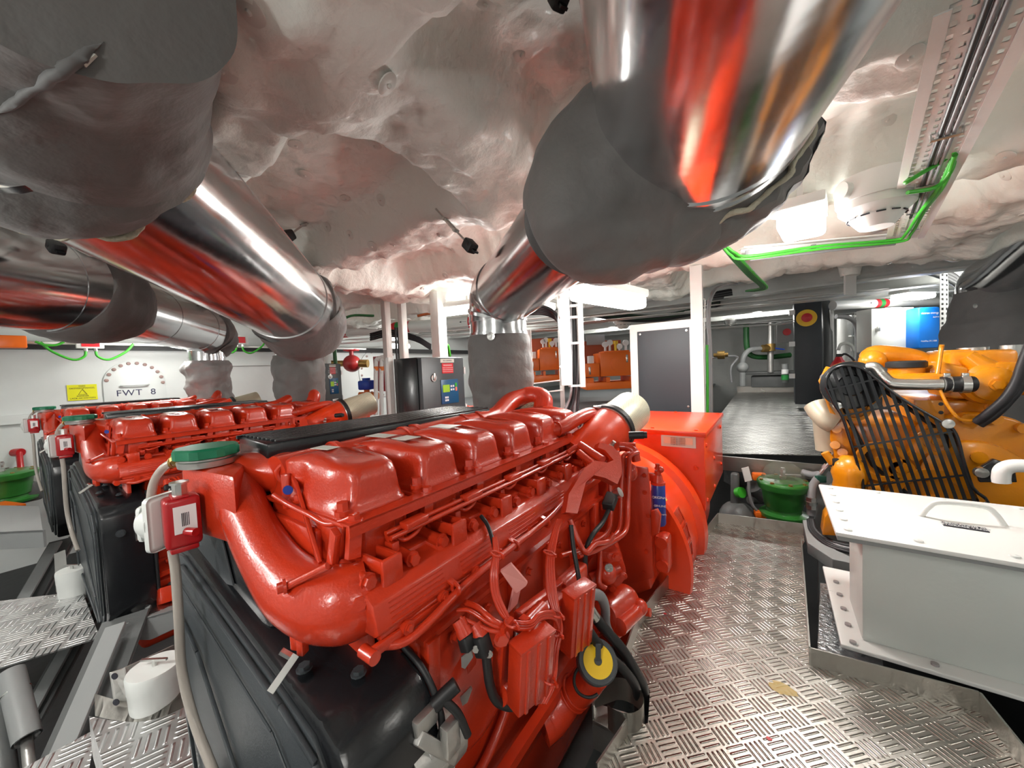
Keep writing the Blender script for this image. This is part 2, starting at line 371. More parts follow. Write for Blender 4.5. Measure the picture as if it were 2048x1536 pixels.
# near plates
A = PZ(1437, 1045, FZ); B_ = PZ(1607, 1068, FZ); Cc = PZ(1625, 1105, FZ); D_ = PZ(1618, 1330, FZ)
E_ = PZ(1285, 1258, FZ)
e1 = (A.x, A.y); 
plate('long tread plate walkway running beside the nearest generator, stained brown',
      [e1, (E_.x-.01, E_.y), (D_.x, D_.y), (D_.x+.02, Cc.y+.02), (B_.x, B_.y-.08), (B_.x, B_.y)], FZ, TRD, [(0, 1, .05), (5, 0, .05), (2, 3, .05)])
R1 = PZ(1958, 1425, FZ); 
def cupf(t):
    c = PZ(1246, 1428, FZ); mb = MB(); pts = []
    for k in range(17):
        a = radians(-115+k*15); pts.append(c+V((cos(a)*.050, sin(a)*.050, 0)))
    pts = pts + [PZ(1190, 1408, FZ)]
    A_ = [mb.bm.verts.new(p-ZA*.01) for p in pts]; Bv = [mb.bm.verts.new(p+ZA*.05) for p in pts]
    for k in range(len(pts)-1): mb.bm.faces.new((A_[k], A_[k+1], Bv[k+1], Bv[k]))
    bmesh.ops.solidify(mb.bm, geom=mb.bm.faces[:], thickness=.004)
    t.part('hose_collar', mb, TRIM_, sm=50)
    q1, q2, q3, q4 = [PZ(x, y, FZ) for x, y in ((1262, 1460), (1184, 1420), (1192, 1385), (1262, 1405))]
    mb = MB(); mb.prism([q1-ZA*.03, q2-ZA*.03, q3-ZA*.03, q4-ZA*.03], (0, 0, -.004)); mb.prism([q1-ZA*.10, q2-ZA*.10, q2-ZA*.026, q1-ZA*.026], (.003, .003, 0)); mb.prism([q3-ZA*.034, q2-ZA*.034, q2+ZA*.01, q3+ZA*.02], (.003, .003, 0))
    t.part('pocket', mb, TRIM_, sm=0)
W = E_.x
plate('broad tread plate in front of the photographer with a yellow stain and a hose collar',
      [(E_.x-.01, E_.y)]+[tuple(PZ(x, y, FZ))[:2] for x, y in ((1250, 1338), (1300, 1380), (1296, 1446), (1264, 1456), (1196, 1560))]+[(-.7, -.3), (.52, -.3), (.42, 1.05), (R1.x, R1.y), (D_.x, D_.y)],
      FZ, TRD, [(0, 1, .05), (9, 10, .05), (8, 9, .05), (4, 5, .035)], extra=cupf)
# paint and rust marks on the plate, lying on it
def blot(c, r, m, name, label, seed):
    mb = MB(); n = 22; vs_ = [mb.bm.verts.new(V((c.x, c.y, FZ+.0012))+V((cos(2*pi*k/n), sin(2*pi*k/n)*.7, 0))*r*(1+.5*noise.noise((k*.6, seed, 0)))) for k in range(n)]
    mb.bm.faces.new(vs_); single(name, mb, m, label, 'stain', sm=0)
STY = mat('dried_yellow_spill', (.50, .36, .12), .5, metal=.5, alpha=.55)
STR = mat('red_paint_drip', (.6, .02, .03), .4)
blot(PZ(1565, 1378, FZ), .03, STY, 'paint_stain', 'pale yellow dried spill on the broad tread plate', 3)
blot(PZ(1538, 1478, FZ), .006, STR, 'paint_drip', 'small red paint drip on the broad tread plate', 5)
blot(PZ(1330, 1228, FZ), .005, STR, 'paint_drip', 'small red paint drip at the left edge of the walkway', 8)
# walkway beyond the green strainer
zf = -.70; a = PZ(1452, 912, zf); b = PZ(1643, 910, zf); c = PZ(1625, 783, zf); d = PZ(1455, 783, zf)
t = plate('far tread plate walkway leading to the pumps at the far bulkhead', [(-.52, a.y), (b.x, b.y), (c.x, 9.0), (-.62, 9.0)], zf, TRD2, [])
mb = MB(); mb.bb((-.52, a.y-.02, zf-.10), (b.x, a.y, zf)); t.part('edge_channel', mb, TRIM_, sm=0); mb = MB(); mb.bb((-.62, 8.98, zf), (c.x, 9.0, zf+.12)); t.part('edge_channel', mb, TRIM_, sm=0)
# left side plates, lower, between the engines
zl = -1.02
p = [PZ(0, 1202, zl), PZ(128, 1180, zl), PZ(195, 1265, zl), PZ(100, 1305, zl), PZ(0, 1335, zl)]
plate('tread plate at the left edge between the farther two engines', [(p[0].x-.5, p[0].y-.1), (p[0].x, p[0].y), (p[1].x+.1, p[1].y+.05), (p[2].x+.05, p[2].y), (p[4].x, p[4].y), (p[4].x-.4, p[4].y-.35)][::-1], zl, TRD3, [])
zk = -.92
q = [PZ(178, 1432, zk), PZ(395, 1398, zk), PZ(470, 1536, zk), PZ(215, 1560, zk)]
def scoop(t):
    mb = MB(); a = PZ(190, 1398, zk+.03); pts = []
    for k in range(13):
        f = k/12; x = 190+f*205; yb = 1432+sin(f*pi)*26-f*32; pts.append((PZ(x, yb, zk), PZ(x, yb-32+sin(f*pi)*6, zk)+ZA*.02))
    A_ = [mb.bm.verts.new(x[0]) for x in pts]; Bv = [mb.bm.verts.new(x[1]) for x in pts]
    for k in range(12): mb.bm.faces.new((A_[k], A_[k+1], Bv[k+1], Bv[k]))
    bmesh.ops.solidify(mb.bm, geom=mb.bm.faces[:], thickness=.003); t.part('curved_upstand', mb, TRIM_, sm=50)
    mb = MB(); mb.prism([q[0]-ZA*.12, q[3]-ZA*.12, q[3], q[0]], (-.004, 0, 0)); t.part('folded_edge', mb, TRD3, sm=0)
cut = [PZ(178+217*f, 1432+sin(f*pi)*26-f*34, zk) for f in [i/8 for i in range(9)]]
plate('bright tread plate beside the black guard of the nearest engine, with a curved upstand', [(v.x, v.y) for v in cut]+[(q[2].x, q[2].y), (q[2].x-.1, q[2].y-.35), (q[3].x-.12, q[3].y-.3), (q[3].x, q[3].y)], zk, TRD3, [], extra=scoop)
zk2 = -1.06
w = [PZ(0, 1560, zk2), PZ(175, 1475, zk2), PZ(215, 1560, zk2)]
plate('lower tread plate at the bottom left corner under the steel legs', [(w[1].x-.02, w[1].y+.02), (w[2].x+.3, w[2].y-.1), (w[2].x+.1, w[2].y-.5), (w[0].x, w[0].y-.1)], zk2, TRD3, [])
# grey ledge plate far left
zg = -.80; g = [PZ(0, 1030, zg), PZ(78, 1012, zg), PZ(85, 1060, zg), PZ(0, 1083, zg)]
t = T('floor_plate', 'plain grey plate at the left edge below the green strainer', 'floor plate', tuple(g[1]))
mb = MB(); mb.prism([g[0]+V((-.6, -.12, 0)), g[1], g[2], g[3]+V((-.5, -.2, 0))], (0, 0, -.012)); t.part('sheet', mb, LGY, sm=0)
mb = MB(); mb.prism([g[3]+V((-.5, -.2, 0)), g[2], g[2]-ZA*.10, g[3]+V((-.5, -.2, -.1))], (0, .01, 0)); t.part('edge_channel', mb, LGY, sm=0)

# ================================================================ EXHAUST PIPES
def band(mb, p, d, r, w=.012, t=.005): mb.lathe(V(p)-V(d).normalized()*w/2, d, [(0, r), (0, r+t), (w, r+t), (w, r)], 48)
def clip(mb, p, d, r, side):
    a, b, d = frame(d); e = (a*cos(side)+b*sin(side)); mb.bar(p+e*(r+.004)-d*.012, p+e*(r+.004)+d*.012, .03, .008, e); mb.hexb(p+e*(r+.006), e, .005, .006)
def wrinkled(mb, pts, r, seg=56, n=14, wob=.02, wf=7, caps=(True, True), fold=0.): mb.tube(pts, r, seg, n, caps, wob, wf, fold=fold)
def pins(t, ps):
    for p, d in ps:
        mb = MB(); mb.lathe(p, d, [(0, .016), (.002, .016), (.003, .007), (.006, .006), (.006, .003), (.012, .003), (.012, 0)], 16); t.part('pin_washer', mb, STL)
# nearest pipe ---------------------------------------------------
vb = V((-.965, 1.290, 0)); K = V((-.961, 1.298, .30)); B1 = P(1118, 478, 1.02); EL = P(1225, 400, .97); r1 = .127
t = T('exhaust_pipe', 'exhaust pipe of the nearest engine, grey lagged riser and elbow, broad shiny duct overhead', 'exhaust pipe', tuple(vb-ZA*.45))
mb = MB(); wrinkled(mb, [vb+ZA*z for z in (-.45, -.30, -.18, -.06, .05, .13, .145)], [.10, .115, .122, .135, .138, .132, .120], wob=.012, wf=9); t.part('riser_lagging', mb, LAG, sm=60)
mb = MB(); mb.cyl(vb+ZA*.125, vb+ZA*.21, r1-.006, seg=56)
mb.tube([vb+ZA*.20, vb+ZA*.245, K+(B1-K).normalized()*.02+V((0, 0, .02)), K+(B1-K)*.26, K+(B1-K)*.45], r1-.004, 56, 5)
for z in (.147, .205): band(mb, vb+ZA*z, ZA, r1-.006)
band(mb, vb+V((.006, -.006, .242)), V((.25, -.18, 1)), r1-.003); band(mb, vb+V((.03, -.02, .285)), V((.6, -.45, .8)), r1-.003); band(mb, K+(B1-K)*.2+ZA*.006, (B1-K), r1-.003)
t.part('clad_elbow', mb, CHR, sm=60)
mb = MB(); dd = (B1-K); mb.tube([K+dd*.25, K+dd*.6, B1, B1+dd*.12], r1, 56, 3); t.part('clad_duct', mb, CHR, sm=60)
dv = -ray(1274, 757).normalized(); D0 = P(1408, 195, .80)-dv*.05; R2 = .222
mb = MB(); mb.tube([D0-dv*.02, D0+dv*.30, D0+dv*1.5], R2, 72, 3)
band(mb, D0+dv*.035, dv, R2, .008, .004); band(mb, D0-dv*.01, dv, R2, .006, .004)
t.part('large_clad_duct', mb, CHR, sm=60)
mb = MB(); clip(mb, D0+dv*.012, dv, R2, radians(230)); t.part('band_clip', mb, STL)
mb = MB(); wrinkled(mb, [B1-dd*.02, P(1160, 445, .99), P(1215, 398, .99), P(1290, 350, 1.0), D0-dv*.20, D0-dv*.11, D0-dv*.058], [.14, .20, .235, .256, .262, .258, .236], seg=96, n=14, wob=.022, wf=6, fold=.010)
t.part('elbow_lagging', mb, LAG, sm=60)
mb = MB(); a, b, _ = frame(dv); ring = [D0-dv*(.05+.010*sin(k*1.9)) + (a*cos(k*2*pi/44)+b*sin(k*2*pi/44))*(R2+.012+.006*sin(k*2.3)) for k in range(45)]
mb.tube(ring, .007, 8, 3, wob=.003, wf=60); t.part('frayed_cloth_edge', mb, FRAY, sm=60)
pins(t, [(vb+V((.055, -.125, .13)), V((.4, -1, 0))), (D0-dv*.10+(-rt*.55-up*.75).normalized()*.262, (-rt*.55-up*.6-fw*.5))])
# middle pipe -----------------------------------------------------
vm = PY(595, 690, 1.29); vm = V((vm.x, vm.y, 0)); Km = P(600, 622, 2.32); Bm = P(165, 285, .85); dm = (Km-Bm).normalized()
t = T('exhaust_pipe', 'exhaust pipe of the middle engine, long shiny duct ending in torn dark grey lagging', 'exhaust pipe', (vm.x, vm.y, -.45))
zt = P(595, 705, (vm.dot(fw))).z
mb = MB(); wrinkled(mb, [vm+ZA*z for z in (-.45, -.3, -.15, zt-.09, zt-.02)], [.13, .15, .155, .165, .15], wob=.02, wf=9); t.part('riser_lagging', mb, LAGL if 0 else LAG, sm=60)
mb = MB(); mb.cyl(vm+ZA*(zt-.05), vm+ZA*(zt+.19), .135, seg=48); band(mb, vm+ZA*(zt+.0), ZA, .135); band(mb, vm+ZA*(zt+.07), ZA, .135); t.part('clad_collar', mb, CHR, sm=60)
mb = MB(); mb.tube([Bm-dm*.2, Bm+dm*.5, Km-dm*.10], .225, 72, 3); mb.tube([Km-dm*.30, Km-dm*.08], .229, 72, 1); t.part('clad_duct', mb, CHR, sm=60)
a, b, _ = frame(dm); se = (rt*.8+up*.6); se = (se-dm*se.dot(dm)).normalized()
mb = MB(); mb.bar(Bm+se*.226, Km-dm*.1+se*.226, .006, .004, se); t.part('seam', mb, STL)
mb = MB(); wrinkled(mb, [Km-dm*.13, Km-dm*.06-ZA*.01, Km+dm*.03-ZA*.06, vm+V((.0, 0, zt+.14))+(-dm)*.02, vm+ZA*(zt+.085)], [.243, .262, .25, .19, .15], seg=56, n=10, wob=.02, wf=8); t.part('elbow_lagging', mb, LAG, sm=60)
mb = MB(); wrinkled(mb, [Bm-dm*.03, Bm-dm*.08, P(95, 185, .74), P(70, 60, .62), P(75, -80, .52), P(90, -220, .44)], [.236, .250, .250, .228, .205, .19], seg=96, n=14, wob=.018, wf=6); lg_ = t.part('near_elbow_lagging', mb, LAG, sm=60)
bpy.context.view_layer.update()
def on(o, x, y, lift=.001):
    r = ray(x, y).normalized(); ok, h, n_, i_ = o.ray_cast(-o.matrix_world.translation, r)
    return h+o.matrix_world.translation-r*lift if ok else P(x, y, .5)
mb = MB(); mb.tube([on(lg_, x, y) for x, y in ((-10, 230), (20, 212), (60, 185), (95, 160), (130, 138), (160, 118), (185, 98), (208, 84))], [.002, .005, .006, .007, .006, .006, .004, .001], 8, 4, wob=.004, wf=50); t.part('lagging_seam', mb, LAGD, sm=60)
mb = MB(); q1 = on(lg_, 163, 130); q2 = on(lg_, 186, 108); mb.bar(q1, q2, .010, .003, -fw); t.part('pale_tag', mb, PAPER, sm=0)
mb = MB(); a, b, _ = frame(dm)
ring = [Bm-dm*.05+dm*(.03+.02*sin(k*1.3)) + (a*cos(k*2*pi/44)+b*sin(k*2*pi/44))*(.232+.005*sin(k*2.3)) for k in range(45)]; mb.tube(ring, .007, 8, 3, wob=.004, wf=60); t.part('frayed_cloth_edge', mb, FRAY, sm=60)
# farthest pipe ----------------------------------------------------
vf = PY(413, 700, 1.29); vf = V((vf.x, vf.y, 0)); Kf = P(415, 664, 3.62); Bf = P(232, 612, 2.45); df = (Kf-Bf).normalized()
ztf = P(413, 722, vf.dot(fw)).z
t = T('exhaust_pipe', 'exhaust pipe of the farthest engine with pale crumpled lagging on its riser', 'exhaust pipe', (vf.x, vf.y, -.45))
mb = MB(); wrinkled(mb, [vf+ZA*z for z in (-.45, -.25, -.12, ztf-.08, ztf)], [.22, .20, .17, .19, .17], wob=.035, wf=9); t.part('riser_lagging', mb, LAGL, sm=60)
mb = MB(); mb.cyl(vf+ZA*(ztf-.04), vf+ZA*(ztf+.22), .145, seg=40); band(mb, vf+ZA*(ztf+.03), ZA, .145); t.part('clad_collar', mb, CHR, sm=60)
mb = MB(); mb.tube([Bf-df*.1, Kf-df*.05], .205, 56, 1); band(mb, Bf+df*.35, df, .205, .008, .003); band(mb, Bf+df*.95, df, .205, .008, .003); t.part('clad_duct', mb, CHR, sm=60)
mb = MB(); wrinkled(mb, [Kf-df*.10, Kf-df*.02, Kf+df*.08-ZA*.06, vf+ZA*(ztf+.12)], [.215, .235, .21, .155], seg=48, n=10, wob=.02, wf=8); t.part('elbow_lagging', mb, LAG, sm=60)
Bg = P(120, 572, 1.85); Bh = P(-60, 545, 1.55); dg = (Bh-Bg).normalized()
mb = MB(); wrinkled(mb, [Bf+df*.03, Bf-df*.12, P(185, 592, 2.10), P(140, 582, 1.92), Bg+dg*.03], [.215, .24, .265, .262, .235], seg=64, n=10, wob=.022, wf=7); t.part('near_elbow_lagging', mb, LAG, sm=60)
mb = MB(); mb.tube([Bg-dg*.05, Bg+dg*.3, Bh+dg*.4], .225, 64, 1); band(mb, Bg+dg*.06, dg, .225, .008, .003); t.part('large_clad_duct', mb, CHR, sm=60)
# pipe above the yellow engine --------------------------------------
Yb = V((1.05, 3.0, 0)); q0 = P(1998, 690, 3.0)
t = T('exhaust_pipe', 'exhaust pipe above the yellow engine with dark quilted lagging', 'exhaust pipe', (q0.x, q0.y, q0.z-.5))
k0 = P(1975, 570, 3.0)
mb = MB(); wrinkled(mb, [q0-ZA*.70, q0-ZA*.35, q0, q0+ZA*.22, k0+ZA*.0], [.26, .30, .32, .30, .19], seg=56, n=10, wob=.03, wf=6); t.part('riser_lagging', mb, LAGD, sm=60)
mb = MB(); e = P(2090, 470, 2.5); mb.tube([k0-ZA*.12, k0+ZA*.02, k0+(e-k0)*.35, e, e+(e-k0)*.5], .165, 48, 6); t.part('clad_elbow', mb, CHR, sm=60)
pins(t, [(P(1950, 612, 2.72), -fw)])
# ---------------------------------------------------------------- hangers
def hanger(label, foot, top, blockd):
    foot = V(foot); top = V(top); d = (top-foot).normalized(); L = (top-foot).length
    t = T('pipe_hanger', label, 'pipe hanger', tuple(foot), 'pipe hangers')
    mb = MB(); s_ = blockd; mb.box(foot+d*s_*.2, (s_*.7, s_*.7, s_*.9), Matrix((frame(d)[0], frame(d)[1], d)).transposed(), .15*s_); t.part('rubber_block', mb, RUB)
    mb = MB(); mb.bar(foot-d*s_*.6, foot, s_*.35, s_*.12); mb.hexb(foot+d*s_*.2-fw*s_*.35, -fw, s_*.12, s_*.08); t.part('bracket', mb, BLK)
    mb = MB(); mb.cyl(foot+d*s_*.5, top, s_*.07, seg=8); t.part('rod', mb, STL)
    mb = MB(); c0 = foot+d*(L*.42); c1 = foot+d*(L*.72); a, b, _ = frame(d)
    mb.bar(c0+a*s_*.14, c1+a*s_*.14, s_*.1, s_*.12); mb.bar(c0-a*s_*.14, c1-a*s_*.14, s_*.1, s_*.12); mb.bar(c0-d*s_*.1, c0+d*s_*.1, s_*.4, s_*.2); mb.bar(c1-d*s_*.1, c1+d*s_*.1, s_*.4, s_*.2); t.part('turnbuckle', mb, STL)
hanger('rusty spring hanger above the shiny bend of the nearest pipe', P(943, 495, 1.30), P(872, 418, 1.42), .055)
hanger('black spring hanger at the right side of the long middle duct', P(572, 475, 1.9), P(648, 420, 2.2), .075)
hanger('small black hanger above the farthest shiny duct', P(377, 630, 3.2), P(405, 602, 3.3), .085)
hanger('black hanger above the middle duct elbow, near the ceiling beam', P(647, 600, 2.35), P(672, 568, 2.4), .05)
hanger('black hanger at the left edge above the farthest duct', P(115, 497, 1.55), P(60, 430, 1.65), .07)
hanger('black hanger above the dark lagging over the yellow engine', P(1978, 497, 2.8), P(1925, 462, 2.9), .10)
hanger('black hanger at the top of the picture beside the broad overhead duct', P(1120, 2, .80), P(1085, -60, .85), .05)
# ================================================================ GENERATOR SETS
YB = [.344+.16*k for k in range(6)]
G = T('generator_set', 'nearest generator set, red six cylinder engine with orange red alternator', 'generator', (-.85, 1.2, -1.55), 'red generator sets in a row')
# block and bed ----------------------------------------------------
mb = MB(); mb.bb((-1.02, .41, -.98), (-.515, 1.25, -.38), .01)
mb.bb((-.99, .32, -.40), (-.555, 1.22, -.325), .006)
mb.bb((-.53, .412, -.475), (-.500, 1.24, -.465)); mb.bb((-.53, .325, -.405), (-.492, 1.24, -.385), .003)
for k in range(6):
    y = YB[k]+.03+(.06 if k == 0 else 0)
    mb.prism([(-.515, y-.018, -.47), (-.515, y-.018, -.62), (-.50, y-.018, -.60), (-.492, y-.018, -.47)], (0, .028, 0), .002)
    mb.hexb((-.500, y+.05, -.50), XA, .008, .012); mb.hexb((-.51, y+.01, -.66), XA, .009, .012)
t_blk = G.part('engine_block', mb, RED)
mb = MB(); mb.prism([(-.515, .42, -.485), (-.515, .66, -.485), (-.515, .66, -.62), (-.515, .54, -.80), (-.515, .42, -.80)], (.006, 0, 0), .003)
mb.sphere((-.515, .56, -.66), .12, (.16, 1.1, .95), 28); G.part('crankcase_cover', mb, RED)
mb = MB(); mb.tube([(-.505, .62, -.60), (-.500, .66, -.72), (-.50, .56, -.81), (-.505, .44, -.82)], .010, 10, 6); G.part('oil_pipe', mb, RED, sm=60)
mb = MB(); mb.bb((-1.0, .34, -1.20), (-.53, 1.22, -.90), .03, 3); mb.bb((-1.02, .32, -.93), (-.505, 1.24, -.90), .004)
for k in range(9): mb.hexb((-.515, .38+.1*k, -.93), -ZA, .009, .012)
G.part('oil_sump', mb, RED)
mb = MB(); mb.bar((-.485, .38, -.865), (-.44, 1.0, -.79), .022, .022); mb.bar((-.48, .50, -.86), (-.485, .50, -.90), .012, .02); G.part('sump_pipe', mb, RED)
# cylinder heads + valve covers ---------------------------------------------------
for k, y in enumerate(YB):
    mb = MB(); mb.bb((-.862, y-.012, -.335), (-.592, y+.125, -.248), .012); mb.prism([(-.60, y-.002, -.335), (-.60, y+.10, -.335), (-.575, y+.08, -.32), (-.575, y+.02, -.32)], (0, 0, .07), .003)
    mb.bb((-.875, y-.018, -.252), (-.580, y+.131, -.243), .004); G.part('cylinder_head', mb, RED)
    # rocker cover: plan rectangle lofted to a crowned top, with two bolt pockets on the near face
    def ring(x0, x1, y0, y1, z, rr, dz=0., notch=0.):
        pts = []
        for (cx, cy, a0) in ((x1-rr, y1-rr, 0), (x0+rr, y1-rr, 90), (x0+rr, y0+rr, 180), (x1-rr, y0+rr, 270)):
            for q_ in range(6):
                a = radians(a0+q_*18); pts.append([cx+rr*cos(a), cy+rr*sin(a), z])
        out = []
        for i_ in range(len(pts)):
            p0 = pts[i_]; p1 = pts[(i_+1) % len(pts)]; out.append(p0)
            L_ = sqrt((p1[0]-p0[0])**2+(p1[1]-p0[1])**2)
            if i_ % 6 == 5:
                nn = 10
                for q_ in range(1, nn): out.append([p0[0]+(p1[0]-p0[0])*q_/nn, p0[1]+(p1[1]-p0[1])*q_/nn, z])
        for p_ in out:
            fx = (p_[0]-x0)/(x1-x0); p_[2] += dz*sin(pi*min(1, max(0, fx)))
            if notch and abs(p_[1]-y0) < .02:
                w = max(0, 1-abs(fx-.93)/.14) + .8*max(0, 1-abs(fx-.40)/.10)
                p_[1] += notch*ss(0, 1, min(1, w))
        return out
    x0, x1, y0, y1 = -.868, -.588, y-.012, y+.125
    secs = [ring(x0, x1, y0, y1, -.243, .022), ring(x0, x1, y0, y1, -.236, .022), ring(x0+.004, x1-.004, y0+.003, y1-.003, -.232, .022, 0, .002), ring(x0+.007, x1-.006, y0+.006, y1-.006, -.215, .024, 0, .013),
            ring(x0+.012, x1-.008, y0+.009, y1-.008, -.190, .026, .002, .013), ring(x0+.022, x1-.012, y0+.014, y1-.012, -.172, .028, .005, .006), ring(x0+.036, x1-.020, y0+.024, y1-.020, -.163, .03, .008, .0), ring(x0+.055, x1-.035, y0+.036, y1-.032, -.160, .03, .010)]
    mb = MB(); mb.loft(secs); o = G.part('valve_cover', mb, RED, sm=50)
    mb = MB(); mb.hexb((-.602, y-.004, -.236), ZA, .010, .022); G.part('cover_bolt', mb, RED, o); mb = MB(); mb.hexb((-.748, y-.008, -.238), ZA, .008, .014); G.part('cover_bolt', mb, RED, o)
    if k in (0, 1, 2):
        mb = MB()
        if k == 0: mb.box((-.795, y+.075, -.1535), (.055, .032, .0008), .15)
        if k == 1: mb.box((-.70, y+.055, -.1502), (.05, .045, .0008), .0); G.part('label', mb, PAPER, o, sm=0); mb = MB(); mb.box((-.80, y+.06, -.1525), (.07, .04, .0008), .1)
        if k == 2: mb.box((-.74, y+.06, -.150), (.075, .05, .0008), .1)
        G.part('label', mb, PAPER, o, sm=0)
    # injection gear below each cover, on the cam housing
    mb = MB(); mb.box((-.590, y+.085, -.296), (.008, .05, .055), None, .006); mb.cyl((-.588, y+.07, -.292), (-.566, y+.07, -.292), .016, .013, 14); mb.cyl((-.574, y+.07, -.292), (-.558, y+.07, -.292), .008, seg=10)
    mb.tube([(-.562, y+.07, -.292), (-.548, y+.078, -.300), (-.545, y+.10, -.296), (-.55, y+.118, -.290)], .0042, 8, 4); G.part('injector_pipe', mb, RED, sm=50)
# rail ------------------------------------------------
mb = MB(); mb.bar((-.572, .325, -.243), (-.572, 1.24, -.238), .026, .004, ZA); mb.bar((-.561, .325, -.252), (-.561, 1.24, -.247), .004, .020, ZA)
for y in YB: mb.hexb((-.575, y, -.243), ZA, .010, .012); mb.bar((-.575, y, -.245), (-.570, y-.01, -.30), .012, .022, YA)
G.part('cover_rail', mb, RED)
mb = MB()
for dz, dx in ((0, 0), (.009, -.006), (.004, .008)): mb.tube([(-.552+dx, .39, -.288+dz), (-.545+dx, .6, -.286+dz), (-.547+dx, .85, -.288+dz), (-.545+dx, 1.1, -.284+dz), (-.56+dx, 1.2, -.275+dz)], .0048, 8, 4)
for y in (.47, .63, .79, .95): mb.bar((-.547, y-.05, -.275), (-.547, y+.0, -.274), .024, .012, ZA, .002)
G.part('injection_cable_duct', mb, RED, sm=50)
# cam housing -----------------------------------------
mb = MB(); prof = [(-.60, -.325), (-.516, -.338), (-.497, -.350), (-.487, -.392), (-.497, -.40), (-.60, -.40)]
mb.prism([(x, .318, z) for x, z in prof], (0, .60, 0), .004)
mb.prism([(-.60, .918, -.322), (-.535, .918, -.332), (-.515, .918, -.345), (-.505, .918, -.395), (-.60, .918, -.40)], (0, .27, 0), .004)
for y in YB[:5]: mb.prism([(-.60, y-.028, -.319), (-.53, y-.028, -.330), (-.512, y-.028, -.342), (-.512, y-.028, -.350), (-.60, y-.028, -.350)], (0, .052, 0), .004)
for k in range(5):
    z = -.357-.0075*k; 
    for y in YB[:4]: mb.bar((-.4965+.0022*k, y+.0, z), (-.4965+.0022*k, y+.115, z), .0035, .002, ZA)
cam_ = G.part('camshaft_housing', mb, RED)
for k, y in enumerate(YB):
    for dy, L in ((-.012, .070), (.072, .075)):
        mb = MB(); mb.cyl((-.600, y+dy, -.318), (-.600+L, y+dy, -.326), .0105, seg=14); mb.hexb((-.600+L, y+dy, -.326), XA, .0105, .012); G.part('housing_bolt', mb, RED, cam_)
for k, y in enumerate(YB[:5]):
    mb = MB(); x = -.590
    mb.bb((x, y+.005, -.322), (x+.075, y+.012, -.300), .002); mb.bb((x, y+.036, -.322), (x+.075, y+.043, -.300), .002); mb.bb((x, y+.005, -.322), (x+.006, y+.043, -.300), .002); mb.bb((x+.069, y+.004, -.345), (x+.080, y+.044, -.298), .005)
    mb.bb((x+.018, y+.052, -.322), (x+.04, y+.068, -.298), .002); G.part('bracket_pocket', mb, RED, cam_)
# charge air pipe, elbow to the cam side manifold --------------------
mb = MB(); mb.tube([(-.845, .34, -.208), (-.845, .55, -.203), (-.845, .80, -.196), (-.85, 1.02, -.190)], [.048, .048, .047, .046], 28, 5)
for y in (.46, .66, .70, .90, .97): mb.lathe((-.845, y, -.206+.02*(y-.34)), YA, [(0, .047), (.001, .052), (.012, .052), (.013, .047)], 28)
for y in (.50, .60, .76, .86): mb.prism([(-.845, y, -.162), (-.79, y, -.165), (-.79, y, -.20), (-.845, y, -.21)], (0, .008, 0), .002); 
mb.bb((-.80, .47, -.205), (-.775, .56, -.165), .003); mb.hexb((-.775, .485, -.183), XA, .007, .01); mb.hexb((-.775, .535, -.183), XA, .007, .01)
mb.bb((-.80, .74, -.205), (-.775, .83, -.165), .003); mb.hexb((-.775, .755, -.183), XA, .007, .01); mb.hexb((-.775, .805, -.183), XA, .007, .01)
G.part('charge_air_pipe', mb, RED, sm=50)
mb = MB(); pts = [(-.845, .47, -.207), (-.848, .40, -.208), P(470, 945, .86), P(478, 985, .80), P(505, 1055, .735), P(548, 1130, .675), P(590, 1178, .635), P(640, 1203, .61), P(690, 1205, .605), P(735, 1190, .62)]
mb.tube(pts, [.044, .044, .044, .043, .042, .045, .050, .053, .054, .050], 32, 8, ell=1.12)
mb.tube([P(575, 1172, .575), P(615, 1152, .575), P(655, 1132, .575)], .006, 8, 4); mb.hexb(P(572, 1172, .575), V((-.3, -1, 0)), .008, .012); mb.hexb((-.53, .315, -.350), V((1, -.4, .2)), .011, .014); mb.hexb((-.515, .345, -.41), XA, .010, .014); mb.hexb((-.555, .32, -.332), ZA, .012, .014)
G.part('intake_elbow', mb, RED, sm=60)
bk_ = P(592, 1268, .585); mb = MB(); mb.box(bk_, (.014, .014, .046), .4, .003); mb.box(bk_+V((.010, .004, -.012)), (.012, .014, .036), .4, .002); mb.box(bk_+V((-.002, 0, .022)), (.018, .014, .010), .4, .002); G.part('pipe_clamp_block', mb, RED)
mb = MB(); mb.bar(P(562, 1302, .57), P(590, 1318, .57), .008, .006); mb.bar(P(592, 1310, .565), P(540, 1385, .53), .010, .003, fw); G.part('steel_strap', mb, STL)
# black rib topped cover ------------------------------------------
mb = MB(); x0, x1 = -1.09, -.895
mb.prism([(x0, .36, -.185), (x1, .345, -.185), (x1, .345, -.140), (x0, .36, -.140)], (.06, .70, 0), .005)
for i in range(9):
    x = x0+.008+i*(x1-x0-.016)/8; mb.bar((x, .365, -.138), (x+.058, 1.04, -.138), .009, .006, ZA, .001)
mb.bb((x0-.002, .355, -.145), (x0+.006, .40, -.137)); G.part('ribbed_black_cover', mb, BLK)
mb = MB(); mb.bb((-1.07, .38, -.34), (-.90, 1.04, -.185), .01); mb.bb((-1.06, .66, -.30), (-.885, .70, -.175)); G.part('charge_cooler', mb, RED)
